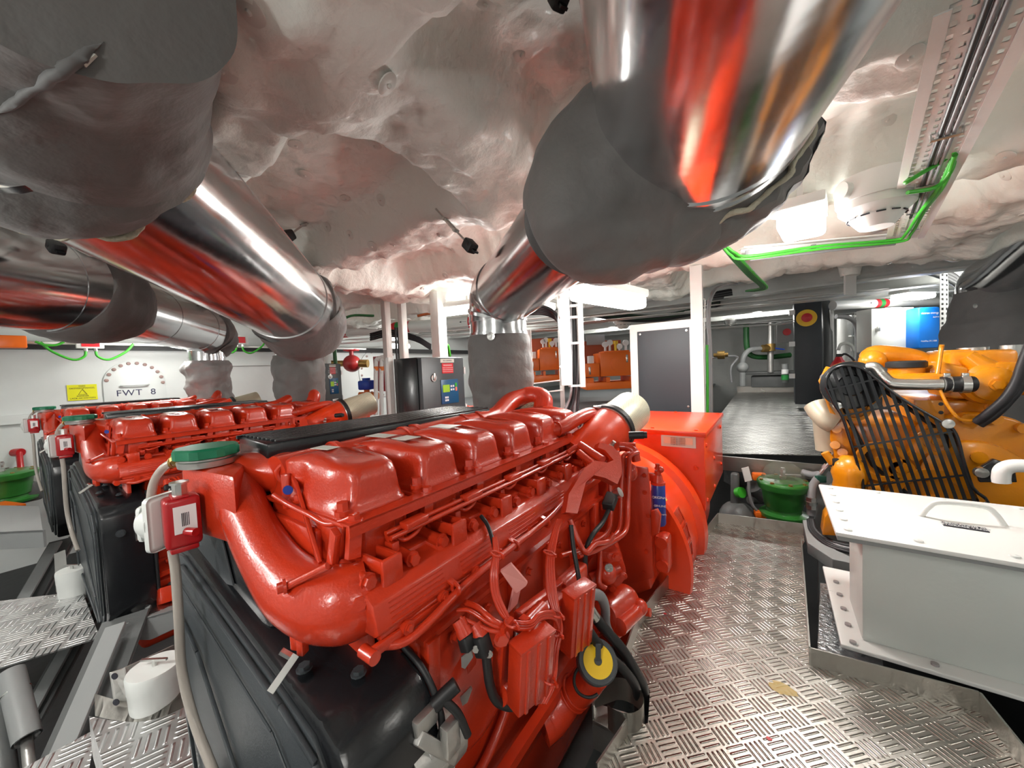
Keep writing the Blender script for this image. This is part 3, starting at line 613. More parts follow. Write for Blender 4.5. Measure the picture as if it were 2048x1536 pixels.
# header tank + cap ----------------------------------------------
tz = [PZ(x, y, -.18) for x, y in ((362, 934), (468, 952), (508, 905), (500, 885), (385, 893))]; mb = MB(); mb.prism([V((q_.x, q_.y, -.32)) for q_ in tz], (0, 0, .140), .012); mb.prism([tz[0]*.5+tz[1]*.5+V((-.03, .02, -.22)), tz[0]*.2+tz[1]*.8+V((0, .02, -.22)), tz[2]+V((0, 0, -.22)), tz[4]+V((0, 0, -.22))], (0, 0, .10), .01)
mb.bb((-1.085, .38, -.182), (-.90, .41, -.166), .004)
G.part('header_tank', mb, RED)
capc = V((-1.005, .272, -.178)); mb = MB(); mb.lathe(capc, ZA, [(0, .050), (.012, .052), (.014, .047), (.018, .047)], 28); G.part('filler_neck', mb, ALU)
mb = MB(); prof = []; n = 32
secs = []
for z, rr in ((.018, .052), (.020, .055), (.036, .055), (.040, .050), (.0405, .02)):
    secs.append([capc+V((cos(2*pi*k/48)*rr*(1+(.06 if (k % 6) < 3 else 0)), sin(2*pi*k/48)*rr*(1+(.06 if (k % 6) < 3 else 0)), z)) for k in range(48)])
mb.loft(secs); G.part('green_filler_cap', mb, GCAP, sm=30)
# coolant level sensor: red box, white round housing, clear tubes
sc = P(364, 1040, .74)
mb = MB(); R = Matrix.Rotation(radians(-6), 3, 'Z'); mb.box(sc, (.052, .065, .115), R, .010, 3); mb.box(sc+V((.0, -.002, .058)), (.05, .03, .006), R, .002); mb.box(sc+V((0, 0, -.062)), (.04, .05, .014), R, .004); mb.cyl(sc+V((.03, .0, -.02)), sc+V((.055, .01, -.02)), .009, seg=12)
so = G.part('level_sensor_box', mb, DRED)
mb = MB(); f0 = sc+V((-.033, -.018, 0)); dn = V((-.62, -.78, 0)).normalized(); a, b, _ = frame(dn)
dn2 = V((-.9, -.42, 0)).normalized(); R2_ = Matrix((V((-dn2.y, dn2.x, 0)), dn2, ZA)).transposed()
f1 = f0+dn2*.004; mb.box(f1, (.084, .012, .125), R2_, .012, 3); mb.lathe(f1+dn2*.002, dn2, [(0, .044), (.022, .044), (.030, .040), (.034, .040), (.034, .032), (.018, .029), (.016, .001)], 36)
mb.box(f1+dn2*.030+V((0, 0, .0)), (.070, .010, .082), R2_, .01); 
w_ = G.part('sensor_window_housing', mb, WHITEP, so)
mb = MB(); mb.bar(f1+dn2*.042-ZA*.022+a*.012, f1+dn2*.042-ZA*.022-a*.012, .008, .006); G.part('sensor_plug', mb, RUB, so)
mb = MB(); mb.lathe(f1+dn2*.0355, dn2, [(0, .030), (.001, .030), (.001, 0)], 30); G.part('sight_glass', mb, mat('smoked_glass', (.08, .09, .09), .1), so)
mb = MB(); mb.box(sc+V((.0275, 0, .008)), (.001, .040, .062), R, 0); G.part('label', mb, WLB, so, sm=0)
mb = MB(); 
for i in range(6): mb.box(sc+V((.0283, .004+.003*i-.01, .008)), (.0008, .0014, .03), R)
G.part('barcode', mb, INK, so, sm=0)
mb = MB(); mb.cyl(sc+V((0, 0, .06)), sc+V((0, 0, .085)), .014, seg=8); mb.cyl(sc+V((0, 0, .085)), sc+V((0, 0, .09)), .018, seg=16); G.part('hose_fitting', mb, STL, so)
for o_ in [so]+list(so.children):
    q_ = sc-G.loc; o_.data.transform(Matrix.Translation(q_) @ Matrix.Scale(.86, 4) @ Matrix.Translation(-q_))
mb = MB(); mb.tube([P(352, 920, .82), P(325, 938, .82), P(308, 965, .82), P(302, 1000, .82), P(306, 1020, .83)], .0085, 10, 6); G.part('clear_upper_tube', mb, TUBE, sm=60)
mb = MB(); mb.cyl(P(350, 921, .80), P(362, 915, .80), .013, seg=10); mb.torus(P(345, 925, .80), V((-1, -1, -.2)), .010, .003, 16, 6); G.part('tube_clamp', mb, BRS)
mb = MB(); mb.tube([P(345, 1100, .76), P(352, 1150, .76), P(358, 1240, .76), P(364, 1340, .77), P(388, 1440, .76), P(430, 1550, .73)], .0085, 10, 5, ell=1.0); G.part('clear_drain_tube', mb, TUBE, sm=60)
# black front guard over belts -------------------------------------
def gout(s_=0.):
    base = [(-1.176, -.392), (-1.115, -.376), (-.62, -.474), (-.53, -.487), (-.488, -.505), (-.462, -.54), (-.452, -.60), (-.452, -.95), (-.50, -1.05), (-1.02, -1.05), (-1.12, -.93), (-1.19, -.62), (-1.192, -.45)]
    return base
mb = MB(); mb.prism([(x, .245, z) for x, z in gout()], (0, .155, 0), .012); grd = G.part('belt_guard', mb, BLK, label='black sheet metal guard', sm=40)
mb = MB(); F0 = .232
def fr(pts, w=.010, h=.007): 
    for a_, b_ in zip(pts[:-1], pts[1:]): mb.bar(V((a_[0], F0, a_[1])), V((b_[0], F0, b_[1])), w, h, YA, .002)
fr([(-1.16, -.43), (-1.08, -.408), (-.62, -.498), (-.52, -.53), (-.487, -.60), (-.485, -.95)])
fr([(-1.16, -.43), (-1.168, -.62), (-1.10, -.90), (-.60, -1.02)])
fr([(-1.155, -.53), (-1.02, -.58), (-.63, -.92), (-.55, -1.0)], .012)
fr([(-1.12, -.455), (-.66, -.56), (-.56, -.64), (-.54, -.95)], .005, .004)
G.part('pressed_rib', mb, GBK, grd, sm=40)
mb = MB(); mb.prism([(x, .238, z) for x, z in [(-1.17, -.40), (-1.10, -.392), (-.63, -.488), (-.54, -.51), (-.50, -.56), (-.495, -.95), (-.55, -1.04), (-1.02, -1.04), (-1.11, -.93), (-1.18, -.62)]], (0, .008, 0), .003); G.part('front_sheet', mb, GBK, grd)
mb = MB(); mb.prism([PY(x, y, .27) for x, y in ((368, 1165), (380, 1110), (400, 1015), (415, 985), (442, 985), (492, 1150), (540, 1260))], (.0, .085, 0), .008); G.part('upper_guard', mb, BLK, grd)
mb = MB(); mb.prism([PY(x, y, .268) for x, y in ((385, 1145), (405, 1030), (420, 1010), (440, 1050), (470, 1170))], (0, -.004, 0), .001)
G.part('inset_plate', mb, GBK, grd)
for p_ in ((-.70, .30, -.452), (-.62, .27, -.466), (-.55, .32, -.478), (-.66, .35, -.462)): mb = MB(); mb.hexb(p_, ZA, .009, .008); G.part('guard_bolt', mb, GBK, grd)
mb = MB(); mb.hexb((-.450, .30, -.62), XA, .012, .008); G.part('guard_bolt', mb, GBK, grd)
mb = MB()
for i_ in range(9): mb.box((-.60+random.uniform(0, .10), .30+random.uniform(-.03, .05), -.4755+.0), (random.uniform(.003, .008), .003, .004), random.uniform(0, 3))
mb.bar((-.449, .345, -.50), (-.449, .40, -.50), .003, .02); 
mb = MB(); q_ = [V((-.452, .402, -.95)), V((-.452, .402, -.62)), V((-.460, .402, -.55)), V((-.492, .402, -.505)), V((-.54, .402, -.484))]; mb.tube(q_, .006, 8, 5); G.part('edge_rubber', mb, RUB, grd, sm=60)
# aluminium charging alternator at the bottom front -----------------
c = P(842, 1470, .60)
mb = MB(); mb.cyl(c+V((-.02, -.03, -.05)), c+V((-.02, .07, -.05)), .055, seg=28)
for k in range(10):
    a = 2*pi*k/10; mb.box(c+V((-.02+cos(a)*.05, .02, -.05+sin(a)*.05)), (.012, .05, .012), Matrix.Rotation(-a, 3, 'Y'), .002)
mb.bar(c+V((.0, -.02, .02)), c+V((.015, .04, -.06)), .05, .02, YA, .004); mb.box(c+V((.005, .0, .03)), (.03, .045, .03), None, .005); mb.box(c+V((.035, .03, -.01)), (.02, .03, .05), None, .004)
alt = G.part('charging_alternator', mb, ALU)
mb = MB(); mb.cyl(c+V((.01, .02, .038)), c+V((.03, .055, .058)), .012, seg=14); mb.tube([c+V((.02, .03, .048)), c+V((.04, .045, .02)), c+V((.05, .055, -.02))], .007, 8, 4); G.part('terminal_boot', mb, RUB, alt, sm=50)
# fuel and oil pipework along the block side --------------------------
def rtube(name, pts, r, m=RED, n=5, seg=10, label=None, parent=None):
    mb = MB(); mb.tube(pts, r, seg, n); return G.part(name, mb, m, parent, label, sm=60)
rtube('fuel_line', [(-.50, .33, -.418), (-.484, .36, -.425), (-.476, .40, -.418), (-.474, .50, -.398), (-.474, .66, -.392), (-.474, .80, -.388), (-.49, .92, -.385)], .0075)
rtube('fuel_line', [(-.497, .36, -.405), (-.492, .5, -.400), (-.492, .9, -.392)], .004)
for y, z in ((.37, -.412), (.45, -.404), (.54, -.402), (.62, -.402), (.74, -.398)):
    mb = MB(); mb.cyl((-.500, y, z+.004), (-.482, y, z+.004), .011, seg=14); mb.hexb((-.482, y, z+.004), XA, .006, .005); G.part('pipe_boss', mb, RED)
for y in (.47, .66, .80): mb = MB(); mb.torus((-.474, y, -.394), YA, .0095, .0035, 16, 6); mb.bar((-.474, y, -.386), (-.50, y, -.378), .012, .004); G.part('pipe_clip', mb, RED)
mb = MB(); mb.prism([(-.498, .305, -.422), (-.498, .60, -.418), (-.498, .60, -.408), (-.498, .305, -.405)], (.010, 0, 0), .003); mb.cyl((-.510, .306, -.414), (-.480, .306, -.414), .010, seg=16); G.part('mounting_lug_strip', mb, RED)
mb = MB(); mb.prism([(-.512, .42, -.70), (-.512, .50, -.645), (-.512, .51, -.66), (-.512, .44, -.73)], (.008, 0, 0), .002); mb.prism([(-.512, .62, -.74), (-.512, .67, -.70), (-.512, .70, -.60), (-.512, .715, -.60), (-.512, .69, -.72), (-.512, .64, -.77)], (.008, 0, 0), .002); G.part('lifting_tab', mb, STL, label='bare steel tab')
# lifting eye bracket between tank and first cover
mb = MB(); e0_ = P(640, 1128, .62); e1_ = P(592, 968, .72); e2_ = P(577, 944, .76)
mb.bar(e0_, e1_, .014, .006, V((.3, 1, 0)), .001); mb.bar(e1_-(e0_-e1_).normalized()*-.01, e2_, .016, .006, V((.3, 1, 0)), .001)
mb.torus(e2_+V((-.006, 0, -.002)), V((.75, -.66, 0)), .018, .0055, 24, 8); G.part('lifting_eye', mb, RED)
mb = MB(); cc = P(574, 982, .735); mb.box(cc, (.016, .012, .070), Matrix.Rotation(.7, 3, 'Z'), .003); G.part('eye_plate', mb, RED)
mb = MB(); mb.lathe(P(576, 980, .715), V((.75, -.66, 0)), [(0, .009), (.001, .009), (.001, 0)], 20); G.part('blue_tag', mb, BLU, label='round blue tag')
rtube('front_crossover_pipe', [P(548, 990, .72), P(580, 1010, .70), P(620, 1030, .665), P(655, 1048, .64), P(690, 1040, .625), P(712, 1030, .62)], .0052)
mb = MB(); mb.prism([(-.62, .31, -.335), (-.60, .31, -.335), (-.585, .315, -.26), (-.60, .315, -.25)], (0, .012, 0), .002); mb.cyl((-.60, .305, -.31), (-.58, .29, -.335), .012, seg=6); G.part('elbow_stay', mb, RED)
# dark gap filler between cover row and elbow (gear housing)
mb = MB(); mb.bb((-.95, .345, -.90), (-.56, .36, -.40), .004); mb.bb((-.86, .32, -.42), (-.66, .335, -.27), .006); G.part('timing_housing', mb, RED)
# rear of the engine ---------------------------------------------------
rtube('turbo_inlet_pipe', [(-.85, 1.00, -.190), (-.852, 1.10, -.175), (-.86, 1.20, -.135), (-.845, 1.27, -.118), (-.80, 1.30, -.115), (-.765, 1.30, -.13), (-.755, 1.28, -.17), (-.755, 1.26, -.24)], [.044, .036, .036, .037, .037, .038, .040, .042], n=7, seg=24)
mb = MB(); mb.cyl((-.80, 1.24, -.25), (-.80, 1.40, -.25), .085, .075, seg=28); mb.tube([(-.80, 1.30, -.30), (-.84, 1.34, -.33), (-.92, 1.33, -.33), (-.965, 1.29, -.35)], .06, 20, 5); G.part('turbocharger', mb, RED, sm=50)
mb = MB(); mb.torus((-.79, 1.255, -.20), V((.2, -1, .5)), .055, .014, 28, 10); G.part('turbo_heat_shield', mb, FILT)
mb = MB(); mb.tube([(-.615, 1.08, -.215), (-.585, 1.13, -.205), (-.565, 1.22, -.185), (-.555, 1.29, -.185), (-.545, 1.31, -.22), (-.545, 1.30, -.30)], [.0235, .0235, .0235, .027, .027, .025], 24, 7)
for y in (1.105, 1.125): mb.torus((-.598, y-.005, -.209), V((.3, 1, .1)), .024, .003, 24, 6)
G.part('breather_pipe', mb, RED, sm=60)
fa = P(1218, 858, 1.40); fb = P(1282, 805, 1.62); fd = (fb-fa).normalized(); fb = fa+fd*.185; 
mb = MB(); mb.tube([fa-fd*.20+V((-.03, 0, -.02)), fa-fd*.13, fa-fd*.06, fa], [.065, .068, .080, .086], 32, 4); G.part('air_intake_duct', mb, ORG, sm=60)
mb = MB(); mb.lathe(fa-fd*.006, fd, [(0, .088), (.002, .094), (.020, .096), (.024, .090), (.024, .08)], 40); ring_ = G.part('filter_rim', mb, RUB)
mb = MB(); mb.lathe(fa-fd*.010, fd, [(0, .0885), (.012, .0885)], 40); clp = -fw; mb.box(fa+frame(fd)[0]*0+(rt*-.35+up*.75).normalized()*.092, (.04, .02, .01), .4, .002); G.part('hose_clip', mb, STL)
mb = MB(); mb.lathe(fa+fd*.014, fd, [(0, .074), (0, .081), (.185, .081), (.195, .077), (.198, .06), (.198, .0)], 56); G.part('air_filter_element', mb, FILT)
# service fittings right of the filter
c = P(1240, 893, 1.28); mb = MB(); mb.cyl(c, c+V((.05, .01, .0)), .016, seg=18); mb.tube([c+V((.02, .0, 0)), c+V((.045, 0, -.01)), c+V((.055, -.0, -.045))], .015, 14, 4); mb.sphere(P(1262, 945, 1.25), .022, (1, 1, 1.4)); mb.cyl(P(1250, 915, 1.26), P(1252, 950, 1.25), .010, seg=10); G.part('coolant_fitting', mb, RED, sm=50)
c = P(1258, 871, 1.25); mb = MB(); mb.cyl(c, c+V((.045, .012, .003)), .013, seg=16); mb.cyl(c+V((.045, .012, .003)), c+V((.055, .015, .003)), .011, seg=16); G.part('black_test_cap', mb, RUB)
c = P(1222, 893, 1.24); mb = MB(); mb.sphere(c, .010); mb.cyl(c, c+V((.012, 0, .018)), .007, seg=8); G.part('steel_sender', mb, STL)
for px0, px1, dep in ((1218, 1222, 1.24), (1245, 1242, 1.23), (1258, 1256, 1.22)):
    rtube('hard_line', [P(px0+18, 905, dep+.02), P(px0+2, 912, dep), P(px0, 940, dep), P(px1, 1000, dep-.03), P(px1-2, 1050, dep-.06), P(px1-14, 1072, dep-.10), P(px1-60, 1098, dep-.2), P(px1-100, 1112, dep-.25)], .0078, n=4)
rtube('hard_line', [P(1212, 1078, 1.10), P(1200, 1090, 1.09), P(1200, 1130, 1.06), P(1198, 1165, 1.04), P(1212, 1178, 1.03)], .0085, n=4)
rtube('hard_line', [P(1140, 1040, .98), P(1158, 1085, .96), P(1172, 1105, .95), P(1190, 1088, 1.0), P(1215, 1083, 1.04), P(1228, 1068, 1.05)], .0075, n=3)
# wide bracket arm with hook at the rear of the cam housing
hk = [P(x, y, d) for x, y, d in ((1122, 1028, .93), (1128, 992, .95), (1160, 940, 1.0), (1180, 926, 1.03), (1205, 930, 1.06), (1217, 925, 1.07), (1200, 905, 1.10), (1186, 900, 1.12), (1190, 890, 1.13), (1215, 897, 1.12), (1231, 915, 1.10), (1234, 950, 1.07), (1224, 972, 1.05), (1200, 960, 1.03), (1178, 955, 1.00), (1162, 968, .98), (1145, 1030, .94))]
mb = MB(); mb.prism([p_ for p_ in hk], V((.02, -.012, .012)), 0); G.part('hook_bracket', mb, RED, sm=30)
mb = MB(); mb.cyl(P(1160, 890, 1.12), P(1205, 920, 1.04), .012, seg=12); mb.cyl(P(1158, 905, 1.08), P(1195, 935, 1.02), .010, seg=12); mb.tube([P(1135, 905, 1.12), P(1155, 893, 1.13), P(1185, 905, 1.1), P(1212, 925, 1.08)], .007, 8, 5); G.part('injector_harness', mb, RED, sm=50)
c = P(1228, 990, 1.12); mb = MB(); mb.cyl(c+V((.02, 0, .012)), c, .015, .013, seg=16); G.part('sensor_body', mb, STL)
mb = MB(); mb.bar(c+V((-.004, 0, 0)), P(1215, 1015, 1.08), .034, .026, None, .004); mb.tube([P(1217, 1020, 1.08), P(1205, 1045, 1.05), P(1185, 1070, 1.0), P(1172, 1100, .98), P(1170, 1150, .97)], .0065, 8, 5); G.part('black_sensor_plug', mb, RUB, sm=50)
# flywheel housing plate, fuel filter ----------------------------------
mb = MB(); mb.prism([(-.96, 1.30, -.40), (-.60, 1.30, -.36), (-.358, 1.30, -.362), (-.352, 1.30, -.46), (-.350, 1.30, -.75), (-.42, 1.30, -.79), (-.96, 1.30, -.85)], (0, .012, 0), .003)
for x, z in ((-.37, -.39), (-.37, -.45), (-.42, -.40), (-.36, -.53), (-.44, -.53), (-.37, -.66), (-.38, -.74), (-.47, -.77)): mb.hexb((x, 1.298, z), -YA, .006, .005)
mb.prism([(-.35, 1.29, -.51), (-.33, 1.29, -.50), (-.318, 1.29, -.52), (-.325, 1.29, -.58), (-.35, 1.29, -.60)], (0, .02, 0), .003); G.part('flywheel_plate', mb, RED)
mb = MB(); mb.bb((-.345, 1.31, -.73), (-.30, 1.37, -.60), .012); mb.cyl((-.32, 1.30, -.62), (-.32, 1.36, -.62), .02, seg=14); mb.cyl((-.32, 1.30, -.70), (-.32, 1.36, -.70), .02, seg=14)
mb.prism([(-.96, 1.31, -.42), (-.55, 1.31, -.42), (-.40, 1.31, -.55), (-.36, 1.31, -.8), (-.96, 1.31, -1.2)], (0, .14, 0), .01); G.part('flywheel_housing', mb, RED)
fc = P(1316, 966, 1.34); fr_ = .024; ft = fc-ZA*.0; L = .155
mb = MB(); mb.lathe(ft-ZA*L, ZA, [(0, .012), (.003, fr_-.003), (.010, fr_), (L-.004, fr_), (L-.001, fr_-.002), (L, .01)], 28); ff = G.part('blue_fuel_filter', mb, BLU, sm=50)
mb = MB(); mb.cyl(ft-ZA*.004, ft+ZA*.005, fr_+.001, seg=28); mb.cyl(ft+ZA*.005, ft+ZA*.03, .02, .014, seg=20); mb.cyl(ft+ZA*.03, ft+ZA*.045, .012, seg=8); mb.sphere(ft+V((.01, 0, .05)), .012); mb.hexb(ft+ZA*.05, ZA, .008, .02); mb.bar(ft+V((-.06, 0, .02)), ft+V((0, 0, .02)), .02, .03, None, .004); G.part('filter_head', mb, RED, sm=50)
vd = V((-ft.x, -ft.y, 0)).normalized(); rr_ = vd.cross(ZA)*-1
for i_, (s_, sz) in enumerate((('ORIGINAL', .012), ('GENUINE', .010), ('SERVICE PARTS', .007))):
    text(s_, ft-ZA*(.045+.03*i_)+vd*(fr_+.0015)+rr_*.004, rr_, ZA, sz, WINK, ff, G.loc, space=.9)
# injection pump + starter area
mb = MB(); c = P(1218, 1135, 1.10); mb.cyl(c+V((-.06, .1, 0)), c+V((0, -.02, 0)), .055, seg=24); mb.sphere(c+V((.005, -.035, -.0)), .03); mb.cyl(c+V((-.03, -.06, -.02)), c+V((.03, .0, .01)), .022, seg=16); mb.hexb(c+V((.03, -.02, .05)), V((1, -1, 0)), .010, .01)
for k in range(5): mb.hexb(c+V((cos(k*1.26)*.05, -.02, sin(k*1.26)*.05)), V((.2, -1, 0)), .008, .008)
G.part('oil_pump_cover', mb, RED, sm=45)
mb = MB(); c = P(1218, 1134, 1.0); mb.lathe(c, V((.35, -.9, 0)), [(0, .011), (.006, .011), (.006, .006), (.002, .005), (.002, 0)], 20); G.part('steel_plug', mb, STL)
mb = MB(); s0 = P(1205, 1235, 1.02); s1 = P(1262, 1190, 1.18); sd = (s1-s0).normalized(); mb.lathe(s0, sd, [(0, .02), (.004, .038), (.012, .042), (.12, .042), (.125, .047), (.16, .045), (.17, .03), (.20, .02)], 28)
mb.cyl(s0+V((.045, .0, -.01)), s0+sd*.13+V((.045, 0, -.01)), .022, seg=18); mb.sphere(s0+sd*.14+V((.05, 0, .0)), .024); mb.cyl(s0+sd*.16+V((.04, 0, -.02)), s0+sd*.16+V((.075, 0, -.015)), .012, seg=10)
G.part('starter_motor', mb, RED, sm=50)
rtube('starter_cable', [P(1190, 1250, 1.0), P(1225, 1275, 1.0), P(1250, 1262, 1.03), P(1272, 1235, 1.05), P(1275, 1215, 1.08)], .005)
# engine control boxes ---------------------------------------------------
def ecu(c, hx, hy, hz, tilt):
    mb = MB(); R = Matrix.Rotation(tilt, 3, 'Z') @ Matrix.Rotation(.12, 3, 'Y'); mb.box(c, (hx, hy, hz), R, .004)
    for k in (-.3, 0, .3): mb.box(c+R @ V((hx*.5, hy*k, 0)), (.006, .008, hz*.98), R, .002)
    mb.box(c+R @ V((0, 0, hz*.5)), (hx*1.02, hy*1.02, .006), R, .001); return mb
c1 = P(1062, 1335, .68); G.part('engine_control_unit', ecu(c1, .035, .085, .125, -.25), RED)
c2 = P(1155, 1235, .82); G.part('engine_control_unit', ecu(c2, .035, .075, .14, -.25), RED)
mb = MB(); mb.bar(P(1030, 1255, .72), P(1140, 1170, .90), .05, .02, ZA, .004); mb.bar(P(1035, 1240, .73), P(1130, 1165, .90), .02, .03, ZA, .003); mb.bar(P(1120, 1185, .87), P(1165, 1140, .97), .035, .05, ZA, .01)
mb.cyl(P(1052, 1250, .70), P(1085, 1215, .76), .014, seg=14); mb.cyl(P(1045, 1255, .69), P(1056, 1245, .70), .017, seg=6); G.part('control_unit_bracket', mb, RED, sm=45)
mb = MB(); mb.bar(P(1015, 1245, .66), P(1005, 1400, .70), .03, .008, None); mb.bar(P(996, 1290, .66), P(994, 1370, .70), .014, .012); mb.hexb(P(1003, 1275, .655), V((.8, -.6, 0)), .011, .01); mb.cyl(P(1010, 1385, .69), P(1000, 1390, .68), .018, seg=16); G.part('side_bracket', mb, RED)
mb = MB(); pl = [P(1001, 1143, .70), P(1022, 1128, .70), P(1055, 1166, .72), P(1052, 1172, .72), P(1034, 1186, .715), P(1030, 1185, .715)]; mb.prism(pl, V((-.004, .006, 0)), 0); mb.bar(P(1035, 1170, .725), P(1025, 1215, .74), .03, .004); G.part('pale_bracket_plate', mb, PINK, sm=0, label='pale salmon plate')
for dx in (-5, 0, 5, 10):
    rtube('wiring_harness', [P(1118+dx*.5, 1040, .92), P(1108+dx*.6, 1070, .88), P(1098+dx*.8, 1120, .83), P(1100+dx, 1180, .79), P(1112+dx*.7, 1235, .76), P(1112+dx, 1262, .74), P(1104+dx, 1300, .72), P(1098+dx, 1365, .70), P(1080+dx, 1405, .69)], .0042, n=4, seg=8)
for dx in (0, 5, -5):
    rtube('wiring_harness', [P(990+dx*.3, 1075, .74), P(992+dx*.6, 1110, .72), P(988+dx, 1150, .70), P(992+dx, 1190, .69), P(1008+dx, 1228, .68), P(1025, 1248+dx, .675), P(1060, 1250+dx, .68), P(1080, 1232+dx, .70), P(1108, 1232+dx, .73), P(1112+dx, 1262, .74)], .0040, n=4, seg=8)
for k_, pts in enumerate(([P(930, 1205, .70), P(955, 1215, .68), P(985, 1240, .66), P(1010, 1252, .665)], [P(915, 1220, .68), P(940, 1222, .67), P(985, 1250, .655), P(1015, 1258, .665)], [P(920, 1235, .66), P(950, 1248, .655), P(985, 1262, .65), P(1012, 1262, .66)])):
    rtube('harness_branch', pts, .0055 if k_ == 0 else .0038, n=5)
for q_ in (P(1022, 1247, .66), P(1112, 1228, .735), P(1110, 1265, .725), P(1098, 1360, .69), P(993, 1108, .70), P(1098, 1106, .82)): mb = MB(); mb.torus(q_, V((.2, .3, 1)), .012, .0022, 16, 6); mb.bar(q_+V((.012, 0, 0)), q_+V((.02, -.004, 0)), .004, .006); G.part('cable_tie', mb, RED, sm=50)
mb = MB(); mb.tube([P(962, 1032, .82), P(975, 1050, .80), P(985, 1080, .77), P(991, 1110, .73)], .0045, 8, 4); G.part('taped_sensor_lead', mb, RUB, sm=60)
mb = MB(); mb.tube([P(1142, 1050, .92), P(1146, 1090, .90), P(1153, 1130, .88), P(1158, 1160, .87)], .0055, 8, 4); G.part('taped_sensor_lead', mb, RUB, sm=60)
for (a_, b_, r_) in (((917, 1240, .655), (932, 1272, .645), .0125), ((950, 1250, .66), (965, 1275, .65), .013)):
    mb = MB(); mb.cyl(P(*a_), P(*b_), r_, seg=16); mb.cyl(P(*a_)*.5+P(*b_)*.5, P(*b_), r_*1.12, seg=16); G.part('round_connector', mb, RED)
mb = MB(); mb.bar(P(930, 1270, .645), P(938, 1300, .64), .024, .02, None, .003); mb.bar(P(958, 1268, .65), P(970, 1310, .645), .026, .026, None, .004); mb.tube([P(972, 1305, .645), P(975, 1335, .65), P(980, 1370, .66), P(992, 1400, .67), P(1015, 1412, .69), P(1030, 1412, .70)], .0085, 10, 5); G.part('black_connector_and_loom', mb, RUB, sm=50)
mb = MB()
for q_ in (P(952, 1298, .638), P(978, 1308, .64)): mb.hexb(q_, -fw, .005, .004)
mb.prism([P(922, 1315, .67), P(942, 1300, .67), P(946, 1315, .67), P(930, 1338, .67), P(923, 1335, .67)], V((-.002, .004, 0)), 0); mb.prism([P(920, 1395, .70), P(940, 1375, .70), P(944, 1380, .70), P(935, 1405, .70), P(925, 1412, .70)], V((-.002, .004, 0)), 0); G.part('bare_steel_tab', mb, ALU)
# oil filler tube with dial, lower right --------------------------
mb = MB(); mb.tube([P(1190, 1345, .92), P(1170, 1370, .93), P(1140, 1395, .95), P(1105, 1425, .95), P(1080, 1440, .94)], [.036, .036, .036, .05, .055], 24, 5)
for q_ in (P(1146, 1388, .948), P(1152, 1382, .944)): mb.torus(q_, P(1170, 1370, .93)-P(1140, 1395, .95), .038, .004, 24, 6)
G.part('oil_filler_tube', mb, RED, sm=60)
dc = P(1196, 1322, .84); dn_ = (V((0, 0, 0))-dc).normalized(); dn_ = (dn_+V((.25, 0, .25))).normalized()
mb = MB(); mb.lathe(dc-dn_*.035, dn_, [(0, .040), (.004, .045), (.030, .045), (.034, .042), (.034, 0)], 36); dial = G.part('filler_cap', mb, GBK)
mb = MB(); mb.lathe(dc-dn_*.0005, dn_, [(0, .033), (.001, .033), (.001, 0)], 36); G.part('yellow_disc', mb, YLW, dial)
mb = MB(); mb.lathe(dc, dn_, [(0, .009), (.004, .008), (.004, 0)], 16); mb.bar(dc+dn_*.002, dc+up*.038+dn_*.002, .012, .004, dn_, .001); G.part('cap_lever', mb, GBK, dial)
text('OIL', dc+dn_*.0015-up*.021-rt*.0, rt, up, .012, INK, dial, G.loc)
mb = MB(); mb.torus(P(1178, 1360, .85), V((.6, -.7, .2)), .035, .0035, 28, 8, radians(300)); G.part('cap_tether', mb, RUB, sm=60)
# alternator ---------------------------------------------------------------
ac = V((-.655, 1.45, -.79)); mb = MB(); mb.lathe(ac, YA, [(0, .30), (.0, .40), (.022, .405), (.028, .385), (.10, .375), (.32, .375), (.34, .40), (.40, .405), (.43, .36), (.82, .36), (.86, .30), (.86, .0)], 72); ab = G.part('alternator_body', mb, ORG, sm=40)
mb = MB()
for k in range(6):
    a0 = radians(33-k*11.5); 
    for j in range(5):
        pass
for j in range(6):
    a0 = radians(30-j*10.5); a1 = a0-radians(8.6)
    for (r_, y_) in ((.3765, .055), ):
        P4 = [ac+V((cos(a)*r_, y, sin(a)*r_)) for a, y in ((a0, .045), (a0, .17), (a1, .17), (a1, .045))]
        nn_ = V((cos((a0+a1)/2), 0, sin((a0+a1)/2)))
        mb.perf(P4[0], P4[1], P4[3]-P4[0], 14, .001, (.5, .5), 9)
        mb.bar(P4[0], P4[3], .008, .006, nn_); mb.bar(P4[1], P4[2], .008, .006, nn_); mb.bar(P4[0], P4[1], .008, .006, nn_); mb.bar(P4[3], P4[2], .008, .006, nn_)
G.part('vent_grille', mb, RED, ab, sm=0)
mb = MB(); mb.box(ac+V((.367, .10, -.20)), (.05, .13, .05), None, .004); mb.prism([ac+V((.30, .02, -.16)), ac+V((.385, .02, -.17)), ac+V((.385, .02, -.31)), ac+V((.30, .02, -.33))], (0, .07, 0), .004); mb.hexb(ac+V((.36, .10, -.175)), ZA, .012, .012); G.part('alternator_foot', mb, ORG, ab)
mb = MB(); q_ = ac+V((cos(radians(38))*.378, .10, sin(radians(38))*.378)); nn_ = V((cos(radians(38)), 0, sin(radians(38)))); a_, b_, _ = frame(nn_, YA); mb.prism([q_+nn_*.001+b_*.0+YA*-.009-a_*.0, q_+nn_*.001+YA*.009, q_+nn_*.001+V((-.62, 0, .79))*.026], nn_*.001); G.part('warning_triangle', mb, YLW, ab, sm=0)
mb = MB(); mb.bb((-.755, 1.885, -.70), (-.262, 2.60, -.352), .004); tb = G.part('terminal_box', mb, ORG)
mb = MB(); mb.bb((-.763, 1.877, -.354), (-.254, 2.61, -.330), .004); 
